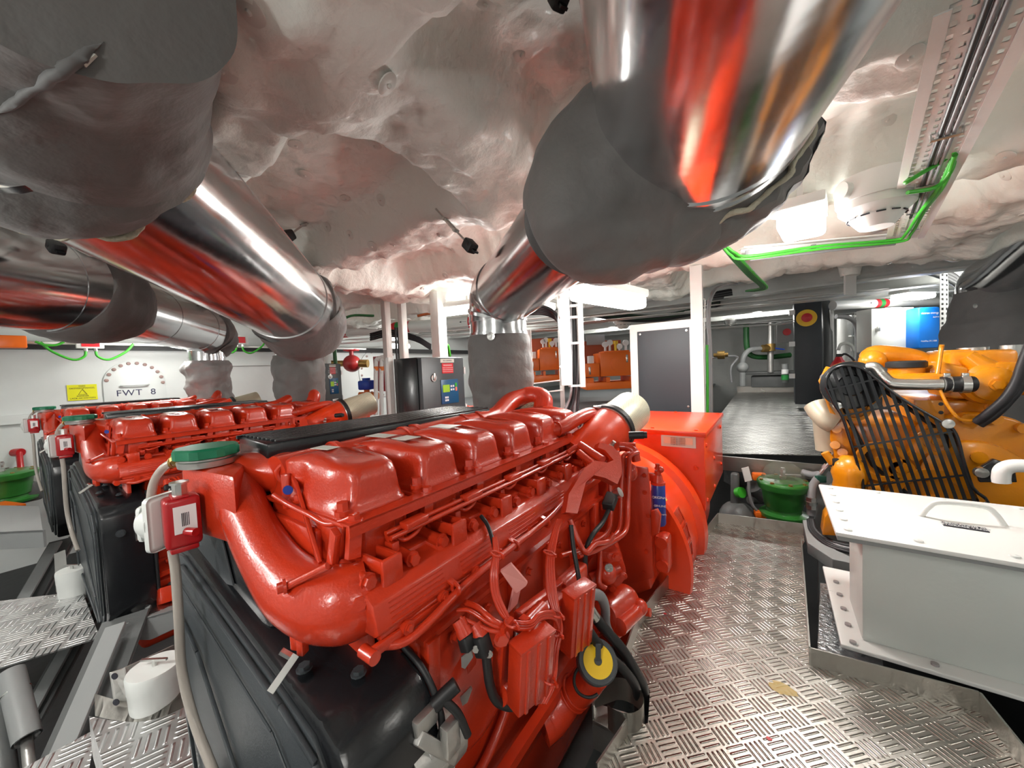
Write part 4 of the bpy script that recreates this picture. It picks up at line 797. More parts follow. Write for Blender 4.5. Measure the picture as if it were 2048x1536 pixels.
for x, y in ((-.70, 1.92), (-.50, 1.92), (-.30, 1.92), (-.28, 2.55), (-.52, 2.57), (-.73, 2.57)): mb.hexb((x, y, -.330), ZA, .008, .005)
G.part('box_lid', mb, ORG, tb)
mb = MB()
for x, z in ((-.62, -.52), (-.30, -.50), (-.30, -.66), (-.38, -.62)): mb.hexb((x, 1.885, z), -YA, .009, .006)
for y, z in ((1.93, -.40), (1.93, -.66), (2.2, -.52), (2.5, -.40), (2.5, -.62), (2.2, -.67)): mb.hexb((-.262, y, z), XA, .009, .006)
G.part('box_screws', mb, ORG, tb)
mb = MB(); pa = PY(1322, 865, 1.883); pb = PY(1392, 897, 1.883); mb.bb((pa.x, 1.881, pb.z), (pb.x, 1.884, pa.z), .0); pt_ = G.part('rating_plate', mb, PAPER, tb, sm=0)
cx = (pa.x+pb.x)/2; w_ = pb.x-pa.x; h_ = pa.z-pb.z
mb = MB(); mb.bb((pa.x, 1.880, pa.z-h_*.14), (pb.x, 1.8815, pa.z)); G.part('plate_header', mb, mat('brown_plate_band', (.12, .05, .02), .4), tb, sm=0)
mb = MB()
for i_, (ox, oz, ww, hh) in enumerate(((-.24, -.05, .36, .5), (.24, -.05, .36, .5))): mb.bb((cx+w_*(ox-ww/2), 1.8795, pa.z-h_*(.52+hh/2)), (cx+w_*(ox+ww/2), 1.881, pa.z-h_*(.52-hh/2)))
G.part('plate_fields', mb, mat('pale_peach_plate', (.75, .5, .36), .4), tb, sm=0)
text('Electric Generators', (cx, 1.8785, pa.z-h_*.07), XA, ZA, h_*.11, WINK, tb, G.loc)
for i_ in range(5): text('KVA 400V 50Hz 1500 RPM IP23', (cx, 1.8785, pa.z-h_*(.33+i_*.12)), XA, ZA, h_*.075, INK, tb, G.loc)
# base frame -----------------------------------------------------------------
mb = MB()
for x in (-1.10, -.58): mb.bb((x, .55, -1.40), (x+.10, 2.7, -1.22), .006)
for y in (.62, 1.3, 2.2, 2.62): mb.bb((-1.10, y, -1.38), (-.48, y+.08, -1.25))
for y in (.9, 2.1): mb.bb((-1.02, y, -1.26), (-.55, y+.14, -1.12), .01)
G.part('base_frame', mb, GRY)
for x in (-1.16, -.52):
    mb = MB(); mb.bb((x-.02, .42, -1.02), (x+.10, .60, -1.0), .002); mb.bb((x+.0, .44, -1.0), (x+.08, .58, -.92), .01); mb.lathe((x+.04, .51, -1.055), ZA, [(0, .06), (.03, .07), (.038, .05)], 24); G.part('engine_mount', mb, GRY)
G2 = copy_tree(G.o); G2.location.x -= 1.80; G2['label'] = 'middle generator set of the row, partly hidden by the nearest one'
G3 = copy_tree(G.o); G3.location.x -= 3.62; G3['label'] = 'farthest generator set of the row, in front of the white tank bulkhead'
# ================================================================ CABLE TRAYS, CABLES
def rot3(d, hint=None): a, b, c = frame(d, hint); return Matrix((a, b, c)).transposed()
def tubes(name, paths, r, m, label, cat='cable', group=None, seg=8, n=5):
    out = []
    for p_ in paths:
        mb = MB(); mb.tube(p_, r, seg, n); out.append(single(name, mb, m, label, cat, group, sm=60))
    return out
def off(pts, dx, dz, dy=0): return [V(p_)+V((dx, dy, dz)) for p_ in pts]
# perforated tray at the top right
ta, tb_ = P(1995, -30, .60), P(1808, 478, 1.90); td = (tb_-ta).normalized(); ts = (P(2060, 60, .8)-P(1945, 60, .8)); ts = (ts-td*ts.dot(td)).normalized(); tu = ts.cross(td)
t = T('cable_tray', 'perforated white cable tray slanting down from the top right corner', 'cable tray', tuple(ta))
mb = MB(); mb.perf(ta-ts*.050, tb_-ts*.050, ts*.042, 46, .0015, (.45, .45), 2); mb.perf(ta+ts*.008, tb_+ts*.008, ts*.042, 46, .0015, (.45, .45), 2); mb.bar(ta-ts*.002+tu*.004, tb_-ts*.002+tu*.004, .028, .002, tu); t.part('perforated_sheet', mb, WHT, sm=0)
mb = MB(); mb.bar(ta-ts*.058-ZA*.008, tb_-ts*.058-ZA*.008, .003, .022, ts); mb.bar(ta+ts*.058-ZA*.008, tb_+ts*.058-ZA*.008, .003, .022, ts); t.part('tray_edge', mb, WHT, sm=0)
dn = -tu if tu.z > 0 else tu
base = [ta+(tb_-ta)*f for f in (0, .25, .5, .75, 1)]
for i_, (o_, m_) in enumerate(((-.006, KCAB), (.006, ACAB), (.018, ACAB))):
    mb = MB(); mb.tube([p_+ts*o_+dn*.010 for p_ in base[:4]], .0055, 8, 3); single('cable', mb, m_, 'dark and grey cables strapped along the perforated tray', 'cable', 'cables on the perforated tray', sm=60)
for f in (.30, .52, .70, .86):
    mb = MB(); c = ta+(tb_-ta)*f; mb.bar(c-ts*.022+dn*.018, c+ts*.034+dn*.018, .012, .003, dn); mb.bar(c-ts*.024, c-ts*.022+dn*.02, .01, .003); mb.bar(c+ts*.034, c+ts*.034+dn*.02, .01, .003); t.part('cable_clamp', mb, STL)
g_ = [[P(1915, 300, 1.40), P(1880, 325, 1.42), P(1845, 345, 1.44), P(1812, 365, 1.47), P(1818, 358, 1.55)],
      [P(1912, 305, 1.38), P(1900, 345, 1.45), P(1870, 375, 1.5), P(1815, 385, 1.5)],
      [P(1910, 310, 1.36), P(1888, 370, 1.55), P(1850, 420, 1.85), P(1822, 468, 2.2), P(1795, 484, 2.3), P(1640, 498, 2.35), P(1490, 518, 2.42), P(1462, 510, 2.45), P(1448, 496, 2.45)],
      [P(1905, 318, 1.40), P(1878, 375, 1.57), P(1840, 425, 1.85), P(1810, 470, 2.2), P(1785, 480, 2.3), P(1640, 492, 2.35), P(1500, 512, 2.42), P(1470, 505, 2.45), P(1452, 492, 2.45)]]
g_ = [[v*.80 for v in q_] for q_ in g_]
tubes('green_cable', g_[:2], .0062, GCAB, 'bright green cable looping off the perforated tray below its clamp', group='green loops on the tray')
tubes('green_cable', g_[2:], .0064, GCAB, 'bright green cable turning from the perforated tray under the glaring lamp', group='green cables under the lamp')
# horizontal tray under the lamp
a = P(1790, 478, 1.90); b = P(1482, 505, 1.98)
t = T('cable_tray', 'narrow white tray crossing under the glaring ceiling lamp', 'cable tray', tuple(b))
mb = MB(); mb.bar(a, b, .004, .03, ZA); mb.bar(a+ZA*.02, b+ZA*.02, .06, .004, ZA); t.part('tray_channel', mb, WHT, sm=0)
mb = MB()
for f in (.55, .98): c = a+(b-a)*f-ZA*.016-fw*.03; mb.box(c, (.022, .02, .03), None, .003)
t.part('cable_saddle', mb, ACAB)
tubes('grey_cable', [[P(1790, 488, 1.88), P(1640, 504, 1.92), P(1500, 520, 1.97)]], .006, ACAB, 'grey cable beside the green ones under the glaring lamp')
# green bundle going back from the tray end
for i_ in range(5):
    o_ = i_*4-8
    tubes('green_cable', [[P(1452+o_*.6, 496, 2.0), P(1475+o_, 520, 2.15), P(1505+o_, 552, 2.45), P(1528+o_*.8, 575, 2.7), P(1500+o_, 582, 2.9)]], .008, GCAD if i_ != 4 else GCAB, 'green cable in the thick strapped bundle near the white post', group='strapped green bundle')
# ---------------------------------------------------------------- smoke detectors
def detector(label, c, r, ax=None):
    t = T('smoke_detector', label, 'smoke detector', tuple(c)); d = V(ax) if ax else ZA
    mb = MB(); mb.lathe(c, d, [(0, r*.98), (.0, r), (r*.28, r*1.02), (r*.75, r*.96), (r*.80, r*.5)], 36); mb.cyl(V(c)+d*r*.3-rt*r*.95, V(c)+d*r*.3-rt*r*1.15, r*.28, seg=16); mb.cyl(V(c)+d*r*.3+rt*r*.95, V(c)+d*r*.3+rt*r*1.1, r*.28, seg=16); t.part('mounting_base', mb, WHITEP)
    mb = MB(); mb.lathe(V(c), -d, [(-.004, r*.94), (r*.08, r*.95), (r*.25, r*.93), (r*.45, r*.72), (r*.75, r*.50), (r*.85, r*.42), (r*.86, 0)], 36); h_ = t.part('sensor_head', mb, WHITEP)
    mb = MB()
    for k in range(12):
        a = 2*pi*k/12; e = V((cos(a), sin(a), 0)); mb.box(V(c)-d*r*.52+e*r*.70, (r*.22, r*.04, r*.035), Matrix.Rotation(a+pi/2, 3, 'Z'))
    t.part('sensing_slot', mb, INK, h_, sm=0)
detector('white smoke detector beside the glaring lamp, below the perforated tray', P(1752, 402, 1.42), .118)
detector('small round white detector above the orange hydraulic units', P(1246, 640, 6.0), .16)
mb = MB(); mb.lathe(P(1209, 643, 6.0), ZA, [(0, .13), (.03, .15), (.05, .10)], 28); single('round_lamp', mb, LAMPS_, 'small round glowing lamp left of the far white detector', 'lamp')
# ---------------------------------------------------------------- posts, panels, trays in the middle
def square_post(label, px, ytop, ybot, d, wpx, z0=None, z1=None, m=WHT, name='steel_post'):
    c = P(px, (ytop+ybot)/2, d); w = wpx*d/F; mb = MB(); mb.bb((c.x-w/2, c.y-w/2, P(px, ybot, d).z if z0 is None else z0), (c.x+w/2, c.y+w/2, P(px, ytop, d).z if z1 is None else z1), .004); return single(name, mb, m, label, 'post')
square_post('left slim white post beside the middle control cabinet', 776, 618, 800, 3.4, 13, -.6, .66)
square_post('right slim white post rising behind the open control cabinet', 806, 620, 712, 3.45, 13, -.6, .66)
square_post('broad white post left of the nearest grey exhaust riser', 877, 590, 705, 3.3, 22, -.6, .70)
square_post('thin pale post just left of the middle exhaust riser top', 654, 662, 760, 3.9, 10, -.6, .52)
square_post('white post right of the cabinet, carrying the slim conduit', 887, 608, 700, 3.35, 8, -.2, .62, ACAB)
# cable post with ladder rungs (right of the nearest riser)
t = T('cable_ladder', 'white vertical cable ladder between the nearest riser and the dark panel', 'cable ladder', tuple(P(1145, 775, 2.3)))
def vpl(px0, px1, yt, yb, d, depth): 
    a = P(px0, (yt+yb)/2, d); b = P(px1, (yt+yb)/2, d); z0 = P(px0, yb, d).z; z1 = P(px0, yt, d).z
    mb = MB(); mb.prism([V((a.x, a.y, z0)), V((b.x, b.y, z0)), V((b.x, b.y, z1)), V((a.x, a.y, z1))], V((-fw.x, -fw.y, 0))*-depth, .002); return mb
t.part('side_rail', vpl(1119, 1141, 566, 772, 2.28, .05), WHT); t.part('side_rail', vpl(1158, 1168, 590, 775, 2.34, .06), WHT)
for y in (612, 635, 687, 772):
    a = P(1139, y, 2.33); b = P(1160, y-1, 2.35); mb = MB(); mb.bar(a, b, .012, .028, fw); t.part('rung', mb, WHT, sm=0)
mb = MB(); 
for y in (596, 635, 734): mb.hexb(P(1122, y, 2.27), -fw, .008, .012)
t.part('rail_bolts', mb, WHT)
for i_ in range(5):
    x = 1142+i_*4; d = 2.42+.02*(i_ % 2)
    tubes('black_cable', [[P(x-2, 560, d), P(x, 640, d), P(x+1, 740, d), P(x-1, 790, d), P(x-14+i_*3, 830, d), P(x-2+i_*3, 870, d+.05)]], .0085, KCAB if i_ % 3 else ACAB, 'cable running down the white cable ladder', group='cables in the ladder')
tubes('black_cable', [off([P(1050, 612, 2.6), P(1080, 612, 2.62), P(1105, 622, 2.62), P(1120, 645, 2.6), P(1124, 690, 2.6)], 0, -.012*i_, .01*i_) for i_ in range(5)], .013, KCAB, 'thick black cable bending down behind the nearest shiny elbow', group='black bundle behind the elbow')
# light frame beside the riser
t = T('guard_rail', 'pale blue-white flat bar rail right of the nearest grey riser', 'rail', tuple(P(1060, 820, 2.5)))
for x in (1058, 1120): 
    mb = MB(); a = P(x, 660, 2.5); b = P(x, 850, 2.5); mb.bb((a.x-.015, a.y-.004, -.55), (a.x+.015, a.y+.004, a.z)); t.part('upright', mb, WHT, sm=0)
for y in (768, 788): mb = MB(); mb.bar(P(1058, y, 2.5), P(1124, y-8, 2.5), .008, .036, YA); t.part('flat_bar', mb, WHT, sm=0)
# framed dark panel
px0, px1, pz0, pz1 = -.905, -.398, -.62, .292; yy = 2.90
t = T('framed_panel', 'dark grey panel in a white steel frame behind the orange red generator', 'panel', ((px0+px1)/2, yy, pz0))
mb = MB(); mb.bb((px0, yy, pz0), (px0+.055, yy+.05, pz1-.055)); t.part('frame_side', mb, WHT, sm=0)
mb = MB(); mb.bb((px1-.085, yy, pz0), (px1, yy+.05, pz1-.055)); t.part('frame_side', mb, WHT, sm=0)
mb = MB(); mb.bb((px0, yy, pz1-.055), (px1, yy+.05, pz1)); t.part('frame_top', mb, WHT, sm=0)
mb = MB(); mb.bb((px0+.055, yy+.004, pz0), (px1-.085, yy+.02, pz1-.055)); pp = t.part('dark_sheet', mb, mat('slate_grey_sheet', (.035, .042, .05), .45), sm=0)
mb = MB()
for x in (px0+.075, px1-.105):
    for z in (pz1-.075, -.33): mb.lathe((x, yy+.004, z), -YA, [(0, .009), (.003, .008), (.004, 0)], 14)
t.part('sheet_screws', mb, STL, pp)
mb = MB(); mb.bb((px1-.075, yy, pz1), (px1, yy+.05, .66)); t.part('upper_post', mb, WHT, sm=0)
# conduit stand right of the panel
t = T('cable_ladder', 'thin cable ladder with a green cable just right of the framed panel', 'cable ladder', tuple(P(1415, 820, 2.75)))
mb = MB(); mb.tube([P(1410, 600, 2.75), P(1409, 700, 2.75), P(1411, 830, 2.75)], .004, 6, 1); 
for y in (598, 690, 728, 790): mb.tube([P(1398, y, 2.75), P(1410, y, 2.75)], .004, 6, 1)
t.part('wire_side', mb, WHT)
tubes('grey_cable', [off([P(1470, 568, 3.3), P(1435, 575, 3.0), P(1418, 600, 2.85), P(1415, 640, 2.82), P(1418, 700, 2.82), P(1420, 830, 2.82)], .012*i_, 0) for i_ in range(2)], .010, ACAB, 'grey cable curving down right of the framed panel', group='grey cables right of the panel')
tubes('green_cable', [[P(1414, 690, 2.80), P(1415, 760, 2.80), P(1415, 825, 2.8)]], .009, GCAB, 'bright green cable rising just right of the framed panel')
mb = MB()
for y in (612, 690, 742, 786): mb.box(P(1418, y, 2.78), (.05, .03, .014), None, .003)
# horizontal channel trays in the middle distance
def channel(label, p0, p1, h, w, nslot, m=WHT):
    p0 = V(p0); p1 = V(p1); t = T('cable_tray', label, 'cable tray', tuple((p0+p1)/2)); d = (p1-p0).normalized(); s_ = d.cross(ZA).normalized()
    if s_.dot(fw) > 0: s_ = -s_
    mb = MB(); mb.bar(p0, p1, .003, h, s_); mb.bar(p0+s_*-.5*w+ZA*-h*.5, p1+s_*-.5*w+ZA*-h*.5, w, .003, s_.cross(d)); t.part('channel', mb, m, sm=0)
    mb = MB(); L = (p1-p0).length
    for k in range(nslot): c = p0+(p1-p0)*((k+.5)/nslot)+s_*.0025; mb.bar(c-d*.02, c+d*.02, .002, .010, s_)
    t.part('slots', mb, INK, sm=0); return t
channel('long slotted white tray crossing behind the strip lamp and framed panel', P(1168, 635, 3.4), P(1770, 578, 3.6), .075, .2, 22)
channel('upper white tray above the fire main pipe, behind the nearest riser', P(905, 655, 4.3), P(1120, 632, 3.9), .07, .2, 8)
channel('slotted white tray over the middle control cabinet', P(690, 672, 4.6), P(1130, 650, 4.2), .08, .25, 14)
channel('low white tray over the red valve at the white tank wall', P(640, 684, 4.4), P(930, 662, 4.6), .06, .2, 10)
channel('white tray right of the green drop cable, above the pumps', P(1410, 652, 4.6), P(1600, 640, 4.8), .05, .3, 8)
# vertical strap from the right beam
t = T('tray_hanger', 'white hanger strap dropping from the ceiling right of the slate cabinet', 'bracket', tuple(P(1700, 580, 3.4)))
mb = MB(); mb.bar(P(1700, 520, 3.45), P(1700, 590, 3.45), .10, .02, fw); t.part('strap', mb, WHT, sm=0); mb = MB(); mb.cyl(P(1700, 520, 3.45)+ZA*.08, P(1700, 552, 3.45), .11, .07, seg=20); t.part('wrapped_foot', mb, CEIL)
# cable runs hidden in the dark over the trays
for i_ in range(6):
    tubes('dark_cable', [[P(1425, 598-i_*2, 4.2), P(1520, 585-i_*3, 4.2), P(1640, 568-i_*3, 4.1), P(1760, 545-i_*3, 3.8), P(1810, 540-i_*3, 3.7), P(1870, 550-i_*3, 3.7), P(1915, 572-i_*3, 3.7), P(1918, 600-i_*3, 3.7)]], .022, KCAB if i_ % 2 else GRY, 'thick dark cable arching over the white cabinet at the right', group='dark cables over the right side', n=4)
for i_ in range(4):
    tubes('dark_cable', [[P(1180, 615+i_*5, 5.2), P(1240, 628+i_*4, 5.4), P(1310, 632+i_*3, 5.4), P(1390, 618+i_*3, 5.2), P(1440, 600+i_*3, 5.0)]], .02, KCAB if i_ % 2 else DARKGREEN, 'dark cable sagging over the orange hydraulic units', group='sagging cables over the orange units', n=4)
for i_ in range(4):
    tubes('dark_cable', [[P(740, 668+i_*4, 4.3), P(780, 660+i_*4, 4.3), P(830, 672+i_*3, 4.2), P(862, 690+i_*3, 4.2)]], .011, KCAB, 'black cable coil end lying on the tray over the control cabinet', group='black cables on the tray', n=4)
for i_ in range(3):
    tubes('black_cable', [[P(791+i_*5, 655, 4.0), P(793+i_*5, 700, 4.0), P(795+i_*5, 740, 4.0)]], .012, KCAB, 'black cable dropping between the two slim posts', group='black cables between slim posts')
tubes('green_cable', [off([P(745, 632, 4.0), P(700, 632, 3.9), P(676, 650, 3.85), P(668, 690, 3.85), P(670, 735, 3.85)], .014*i_, 0) for i_ in range(3)], .012, GCAD, 'dark green cable curving down to the second control cabinet', group='green cables to the second cabinet')
tubes('green_cable', [[P(886, 700, 3.3), P(895, 690, 3.4), P(900, 712, 3.5)]], .012, GCAB, 'short green cable beside the broad white post')
# fire main with colour bands
def firemain(label, p0, p1, r, bands):
    t = T('fire_main', label, 'pipe', tuple((V(p0)+V(p1))/2)); p0 = V(p0); p1 = V(p1); d = (p1-p0)
    mb = MB(); mb.cyl(p0, p1, r, seg=28); t.part('white_pipe', mb, WHT, sm=50)
    for f, w in bands:
        w = w/d.length; 
        for (x0, x1, m_, rr) in ((-.5, .5, REDL, 1.01), (-.17, .17, GFB, 1.02)):
            mb = MB(); mb.cyl(p0+d*(f+x0*w), p0+d*(f+x1*w), r*rr, seg=28); t.part('colour_band', mb, m_, sm=50)
        c = p0+d*(f-w*1.0); mb = MB(); e_ = -fw; mb.bar(c+e_*r*1.01, c+d*w*.35+e_*r*1.01, .003, .006, e_); mb.prism([c-d*w*.15+e_*r*1.02, c+ZA*.012+e_*r*1.02, c-ZA*.012+e_*r*1.02], e_*.001); t.part('flow_arrow', mb, INK, sm=0)
    return t
firemain('white fire main pipe with a red and green band right of the strip lamp', P(1165, 605, 4.2), P(1480, 572, 4.6), .068, ((.53, .13),))
firemain('white fire main pipe with bands behind the slim posts, left of the nearest riser', P(640, 668, 5.4), P(1130, 630, 4.7), .080, ((.10, .22), (.36, .30), (.67, .2)))
firemain('white pipe with a red green band above the white cabinet at the right', P(1665, 611, 4.6), P(1905, 600, 4.8), .055, ((.38, .17),))
# ---------------------------------------------------------------- control cabinets between the engines
def cabinet(label, X, y0, y1, z1, first=True):
    t = T('control_cabinet', label, 'control cabinet', (X-.15, (y0+y1)/2, -1.0))
    mb = MB(); mb.bb((X-.26, y0, -1.0), (X-.04, y1, z1), .004); t.part('cabinet_body', mb, BLK)
    mb = MB(); mb.bb((X-.035, y0+.0, -.9), (X, y1, z1-.004), .004); dr = t.part('door', mb, GBK)
    mb = MB(); mb.bb((X-.28, y0-.045, -1.0), (X-.25, y0-.01, z1+.01)); t.part('light_frame', mb, WHT, sm=0)
    h_ = z1+.33; zc = z1-.20; mb = MB(); mb.cyl((X, y0+.09, z1-.13), (X+.008, y0+.09, z1-.13), .022, seg=20); mb.bar((X+.012, y0+.09, z1-.10), (X+.012, y0+.09, z1-.145), .014, .008, XA, .002); t.part('key_lock', mb, STL, dr)
    w_ = y1-y0
    mb = MB(); mb.bb((X, y0+w_*.40, z1-.30), (X+.006, y1-w_*.18, z1-.145), .002); pn = t.part('control_panel', mb, PNB, dr)
    ya = y0+w_*.40; wb = w_*.42
    mb = MB(); mb.bb((X+.006, ya+wb*.08, z1-.225), (X+.009, ya+wb*.46, z1-.178)); t.part('lcd_screen', mb, LCD, dr, sm=0)
    mb = MB()
    for i_ in range(2):
        for j_ in range(2): mb.bb((X+.006, ya+wb*(.52+.13*i_), z1-.195-.022*j_), (X+.009, ya+wb*(.60+.13*i_), z1-.183-.022*j_))
    for i_ in range(2):
        for j_ in range(2): mb.bb((X+.006, ya+wb*(.18+.11*i_), z1-.265-.018*j_), (X+.009, ya+wb*(.26+.11*i_), z1-.253-.018*j_))
    t.part('keys', mb, WLB, dr, sm=0)
    mb = MB(); mb.bb((X+.006, ya+wb*.80, z1-.195), (X+.009, ya+wb*.90, z1-.170)); t.part('start_button', mb, GCAB, dr, sm=0)
    mb = MB(); mb.bb((X+.006, ya+wb*.80, z1-.222), (X+.009, ya+wb*.90, z1-.197)); t.part('stop_button', mb, mat('salmon_key', (.75, .2, .12), .4), dr, sm=0)
    mb = MB(); mb.bb((X, y0+w_*.45, z1-.105), (X+.003, y0+w_*.72, z1-.040)); t.part('red_warning_label', mb, REDL, dr, sm=0)
    mb = MB(); mb.bb((X, y0+w_*.42, z1-.036), (X+.003, y0+w_*.75, z1-.012)); t.part('name_plate', mb, PAPER, dr, sm=0)
    text('WARNING', (X+.0035, y0+w_*.585, z1-.054), YA, ZA, .016, WINK, dr, t.loc)
    for i_ in range(3): text('STARTS AUTOMATICALLY', (X+.0035, y0+w_*.585, z1-.070-.012*i_), YA, ZA, .008, WINK, dr, t.loc)
    text('DG CONTROL', (X+.0035, y0+w_*.585, z1-.024), YA, ZA, .012, INK, dr, t.loc)
    for y_ in (.5, .64): 
        mb = MB(); mb.bb((X, y0+w_*y_, z1-.375), (X+.003, y0+w_*y_+.028, z1-.35)); t.part('small_label', mb, WLB, dr, sm=0)
    mb = MB()
    for z_ in (-.09, -.34): mb.bb((X-.03, y1, z1+z_-.025), (X+.004, y1+.012, z1+z_+.02))
    t.part('door_hinge', mb, WLB)
    return t
c0 = PX(842, 714, -1.72); c1 = PX(926, 713, -1.72)
cabinet('black engine control cabinet with open blue panel screen left of the nearest riser', -1.72, c0.y, c1.y, c0.z)
c0 = PX(650, 727, -3.55); c1 = PX(681, 730, -3.55)
cabinet('black control cabinet just right of the middle riser', -3.55, c0.y-.05, c1.y, c0.z)
# ---------------------------------------------------------------- left bulkhead
X = -5.495
def hatch(label, yc, zc, w, h, txt, tz):
    t = T('manhole_cover', label, 'hatch', (X, yc, zc-h/2)); n = 64
    def outl(s_): 
        o_ = []
        for k in range(n):
            a = 2*pi*k/n; cx_, cz_ = cos(a), sin(a); rx = w/2*s_; hz = (h-w)/2*1.0
            o_.append(V((X, yc+cx_*rx, zc+cz_*rx+(hz if cz_ >= 0 else -hz))))
        return o_
    mb = MB(); mb.prism(outl(1.0), (.012, 0, 0), .002); pl_ = t.part('cover_plate', mb, BULK)
    ring = outl(.90); mb = MB()
    for k in range(0, n, 3): mb.lathe(ring[k]+XA*.012, XA, [(0, .017), (.010, .016), (.012, .008), (.012, 0)], 12)
    t.part('cover_bolts', mb, mat('rusty_painted_bolt', (.30, .20, .18), .5), pl_)
    mb = MB(); mb.tube([V((X+.012, yc-.10, zc+h*.22)), V((X+.05, yc-.10, zc+h*.22)), V((X+.05, yc+.08, zc+h*.22)), V((X+.012, yc+.08, zc+h*.22))], .008, 8, 3); t.part('grab_handle', mb, BULK, pl_, sm=50)
    text(txt, (X+.014, yc, tz), YA, ZA, .088, mat('dark_blue_ink', (.02, .02, .07), .5), pl_, t.loc, space=1.1)
a = PX(207, 790, X); b = PX(332, 780, X); tp = PX(265, 722, X)
hatch('round topped manhole cover lettered FWT 8 on the left bulkhead', (a.y+b.y)/2, tp.z-.45, b.y-a.y, .90, 'FWT  8', PX(278, 785, X).z)
a = PX(718, 745, X); tp = PX(745, 695, X)
hatch('manhole cover lettered WBT on the white wall behind the red valve', a.y+.42, tp.z-.42, .85, .85, 'WBT', PX(745, 738, X).z)
a = PX(136, 802, X); b = PX(193, 768, X)
t = T('warning_sign', 'yellow triangle warning sign left of the FWT 8 cover', 'sign', (X, (a.y+b.y)/2, a.z))
mb = MB(); mb.bb((X, a.y, a.z), (X+.004, b.y, b.z)); sg = t.part('sign_plate', mb, YSGN, sm=0)
yc = (a.y+b.y)/2; zc = (a.z+b.z)/2; H_ = b.z-a.z; Wd = b.y-a.y
mb = MB()
tri = [V((X+.005, yc-.15*Wd, zc-.14*H_)), V((X+.005, yc+.15*Wd, zc-.14*H_)), V((X+.005, yc, zc+.20*H_))]
for i_ in range(3): mb.bar(tri[i_], tri[(i_+1) % 3], .002, .008, XA)
t.part('triangle', mb, INK, sg, sm=0)
text('FARE', (X+.005, yc, zc+.40*H_), YA, ZA, H_*.13, INK, sg, t.loc); text('OKSYGENMANGEL', (X+.005, yc, zc+.27*H_), YA, ZA, H_*.13, INK, sg, t.loc)
text('DANGER', (X+.005, yc, zc-.24*H_), YA, ZA, H_*.13, INK, sg, t.loc); text('LACK OF OXYGEN', (X+.005, yc, zc-.38*H_), YA, ZA, H_*.13, INK, sg, t.loc)
# junction boxes on the rail over the bulkhead
mb = MB(); mb.bar((-5.1, -2, PX(200, 688, -5.1).z), (-5.1, 3.4, PX(200, 688, -5.1).z), .05, .02, ZA); single('box_rail', mb, WHT, 'white flat rail carrying small boxes above the left bulkhead', 'rail')
def jbox(label, px, py, X_=-5.05, grp=None, m=REDL):
    c = PX(px, py, X_); t = T('junction_box', label, 'junction box', tuple(c-ZA*.05), grp)
    mb = MB(); mb.bb(c+V((-.03, -.085, -.05)), c+V((.02, .085, .05)), .006); bx = t.part('box', mb, WHITEP); mb = MB(); mb.bb(c+V((.02, -.055, -.035)), c+V((.024, .055, .035))); t.part('red_label', mb, m, bx, sm=0)
    for s_ in (-1, 1):
        mb = MB(); mb.tube([c+V((0, s_*.03, -.05)), c+V((0, s_*.04, -.12)), c+V((0, s_*.11, -.15)), c+V((0, s_*.22, -.08)), c+V((0, s_*.28, .0))], .010, 8, 5); t.part('green_cable', mb, GCAB, sm=60)
        mb = MB(); mb.cyl(c+V((0, s_*.03, -.045)), c+V((0, s_*.03, -.075)), .014, seg=10); t.part('cable_gland', mb, STL)
jbox('white box with a red label below the farthest duct', 180, 686); jbox('white box with red label left of the middle riser', 478, 680)
c = PX(25, 684, -5.0); mb = MB(); mb.bb(c+V((-.05, -.07, -.05)), c+V((.05, .07, .05)), .01); single('orange_box', mb, ORD, 'small orange box at the left edge under the farthest duct', 'box')
tubes('green_cable', [[PX(70, 683, -5.0), PX(90, 690, -5.0), PX(112, 690, -5.0), PX(128, 684, -5.0)]], .010, GCAB, 'short green cable hanging beside the orange box')
# red valve, blue valve, banded pipes on white wall
c = P(704, 727, 5.6)
t = T('hydrant_valve', 'red hydrant valve with a handwheel in front of the white wall', 'valve', tuple(c-ZA*.1))
mb = MB(); mb.sphere(c-ZA*.0, .13, (1, 1, 1)); mb.cyl(c, c+ZA*.19, .03, seg=14); t.part('valve_body', mb, VLVR, sm=60)
mb = MB(); mb.torus(c+ZA*.20, ZA, .10, .014, 28, 8); mb.bar(c+ZA*.2-rt*.1, c+ZA*.2+rt*.1, .02, .012); mb.bar(c+ZA*.2-fw*.1, c+ZA*.2+fw*.1, .02, .012); t.part('handwheel', mb, REDL, sm=50)
mb = MB(); mb.cyl(c+rt*.10, c+rt*.24, .06, seg=18); mb.cyl(c-rt*.10, c-rt*.32, .045, seg=18); t.part('brass_outlet', mb, BRS, sm=50)
c = P(733, 770, 4.8); t = T('butterfly_valve', 'blue valve actuator beside the banded white pipes', 'valve', tuple(c-ZA*.2))
mb = MB(); mb.box(c, (.16, .16, .12), .5, .02); mb.cyl(c, c+ZA*.09, .05, seg=16); t.part('actuator', mb, BLUV); mb = MB(); mb.cyl(c-ZA*.06, c-ZA*.18, .035, seg=14); mb.cyl(c-ZA*.14-rt*.1, c-ZA*.14+rt*.14, .05, seg=16); t.part('valve_body', mb, ORB)
for i_, px in enumerate((752, 763)):
    t = T('vent_pipe', ('left' if i_ == 0 else 'right')+' one of the two hooked white pipes with an orange band', 'pipe', tuple(P(px, 815, 4.6)))
    a = P(px, 830, 4.6); b = P(px, 728, 4.6); mb = MB(); mb.tube([a, b, b+ZA*.05+rt*.02, b+ZA*.08+rt*.07, b+ZA*.09+rt*.14], .026, 16, 4); t.part('white_pipe', mb, WHT, sm=60)
    c = P(px, 732, 4.6); c = P(px, 733, 4.6); mb = MB(); mb.cyl(c, c-ZA*.05, .0275, seg=16); t.part('orange_band', mb, ORB, sm=60); text('I', c-ZA*.085-fw*.028, rt, ZA, .04, INK, t.o, t.loc)
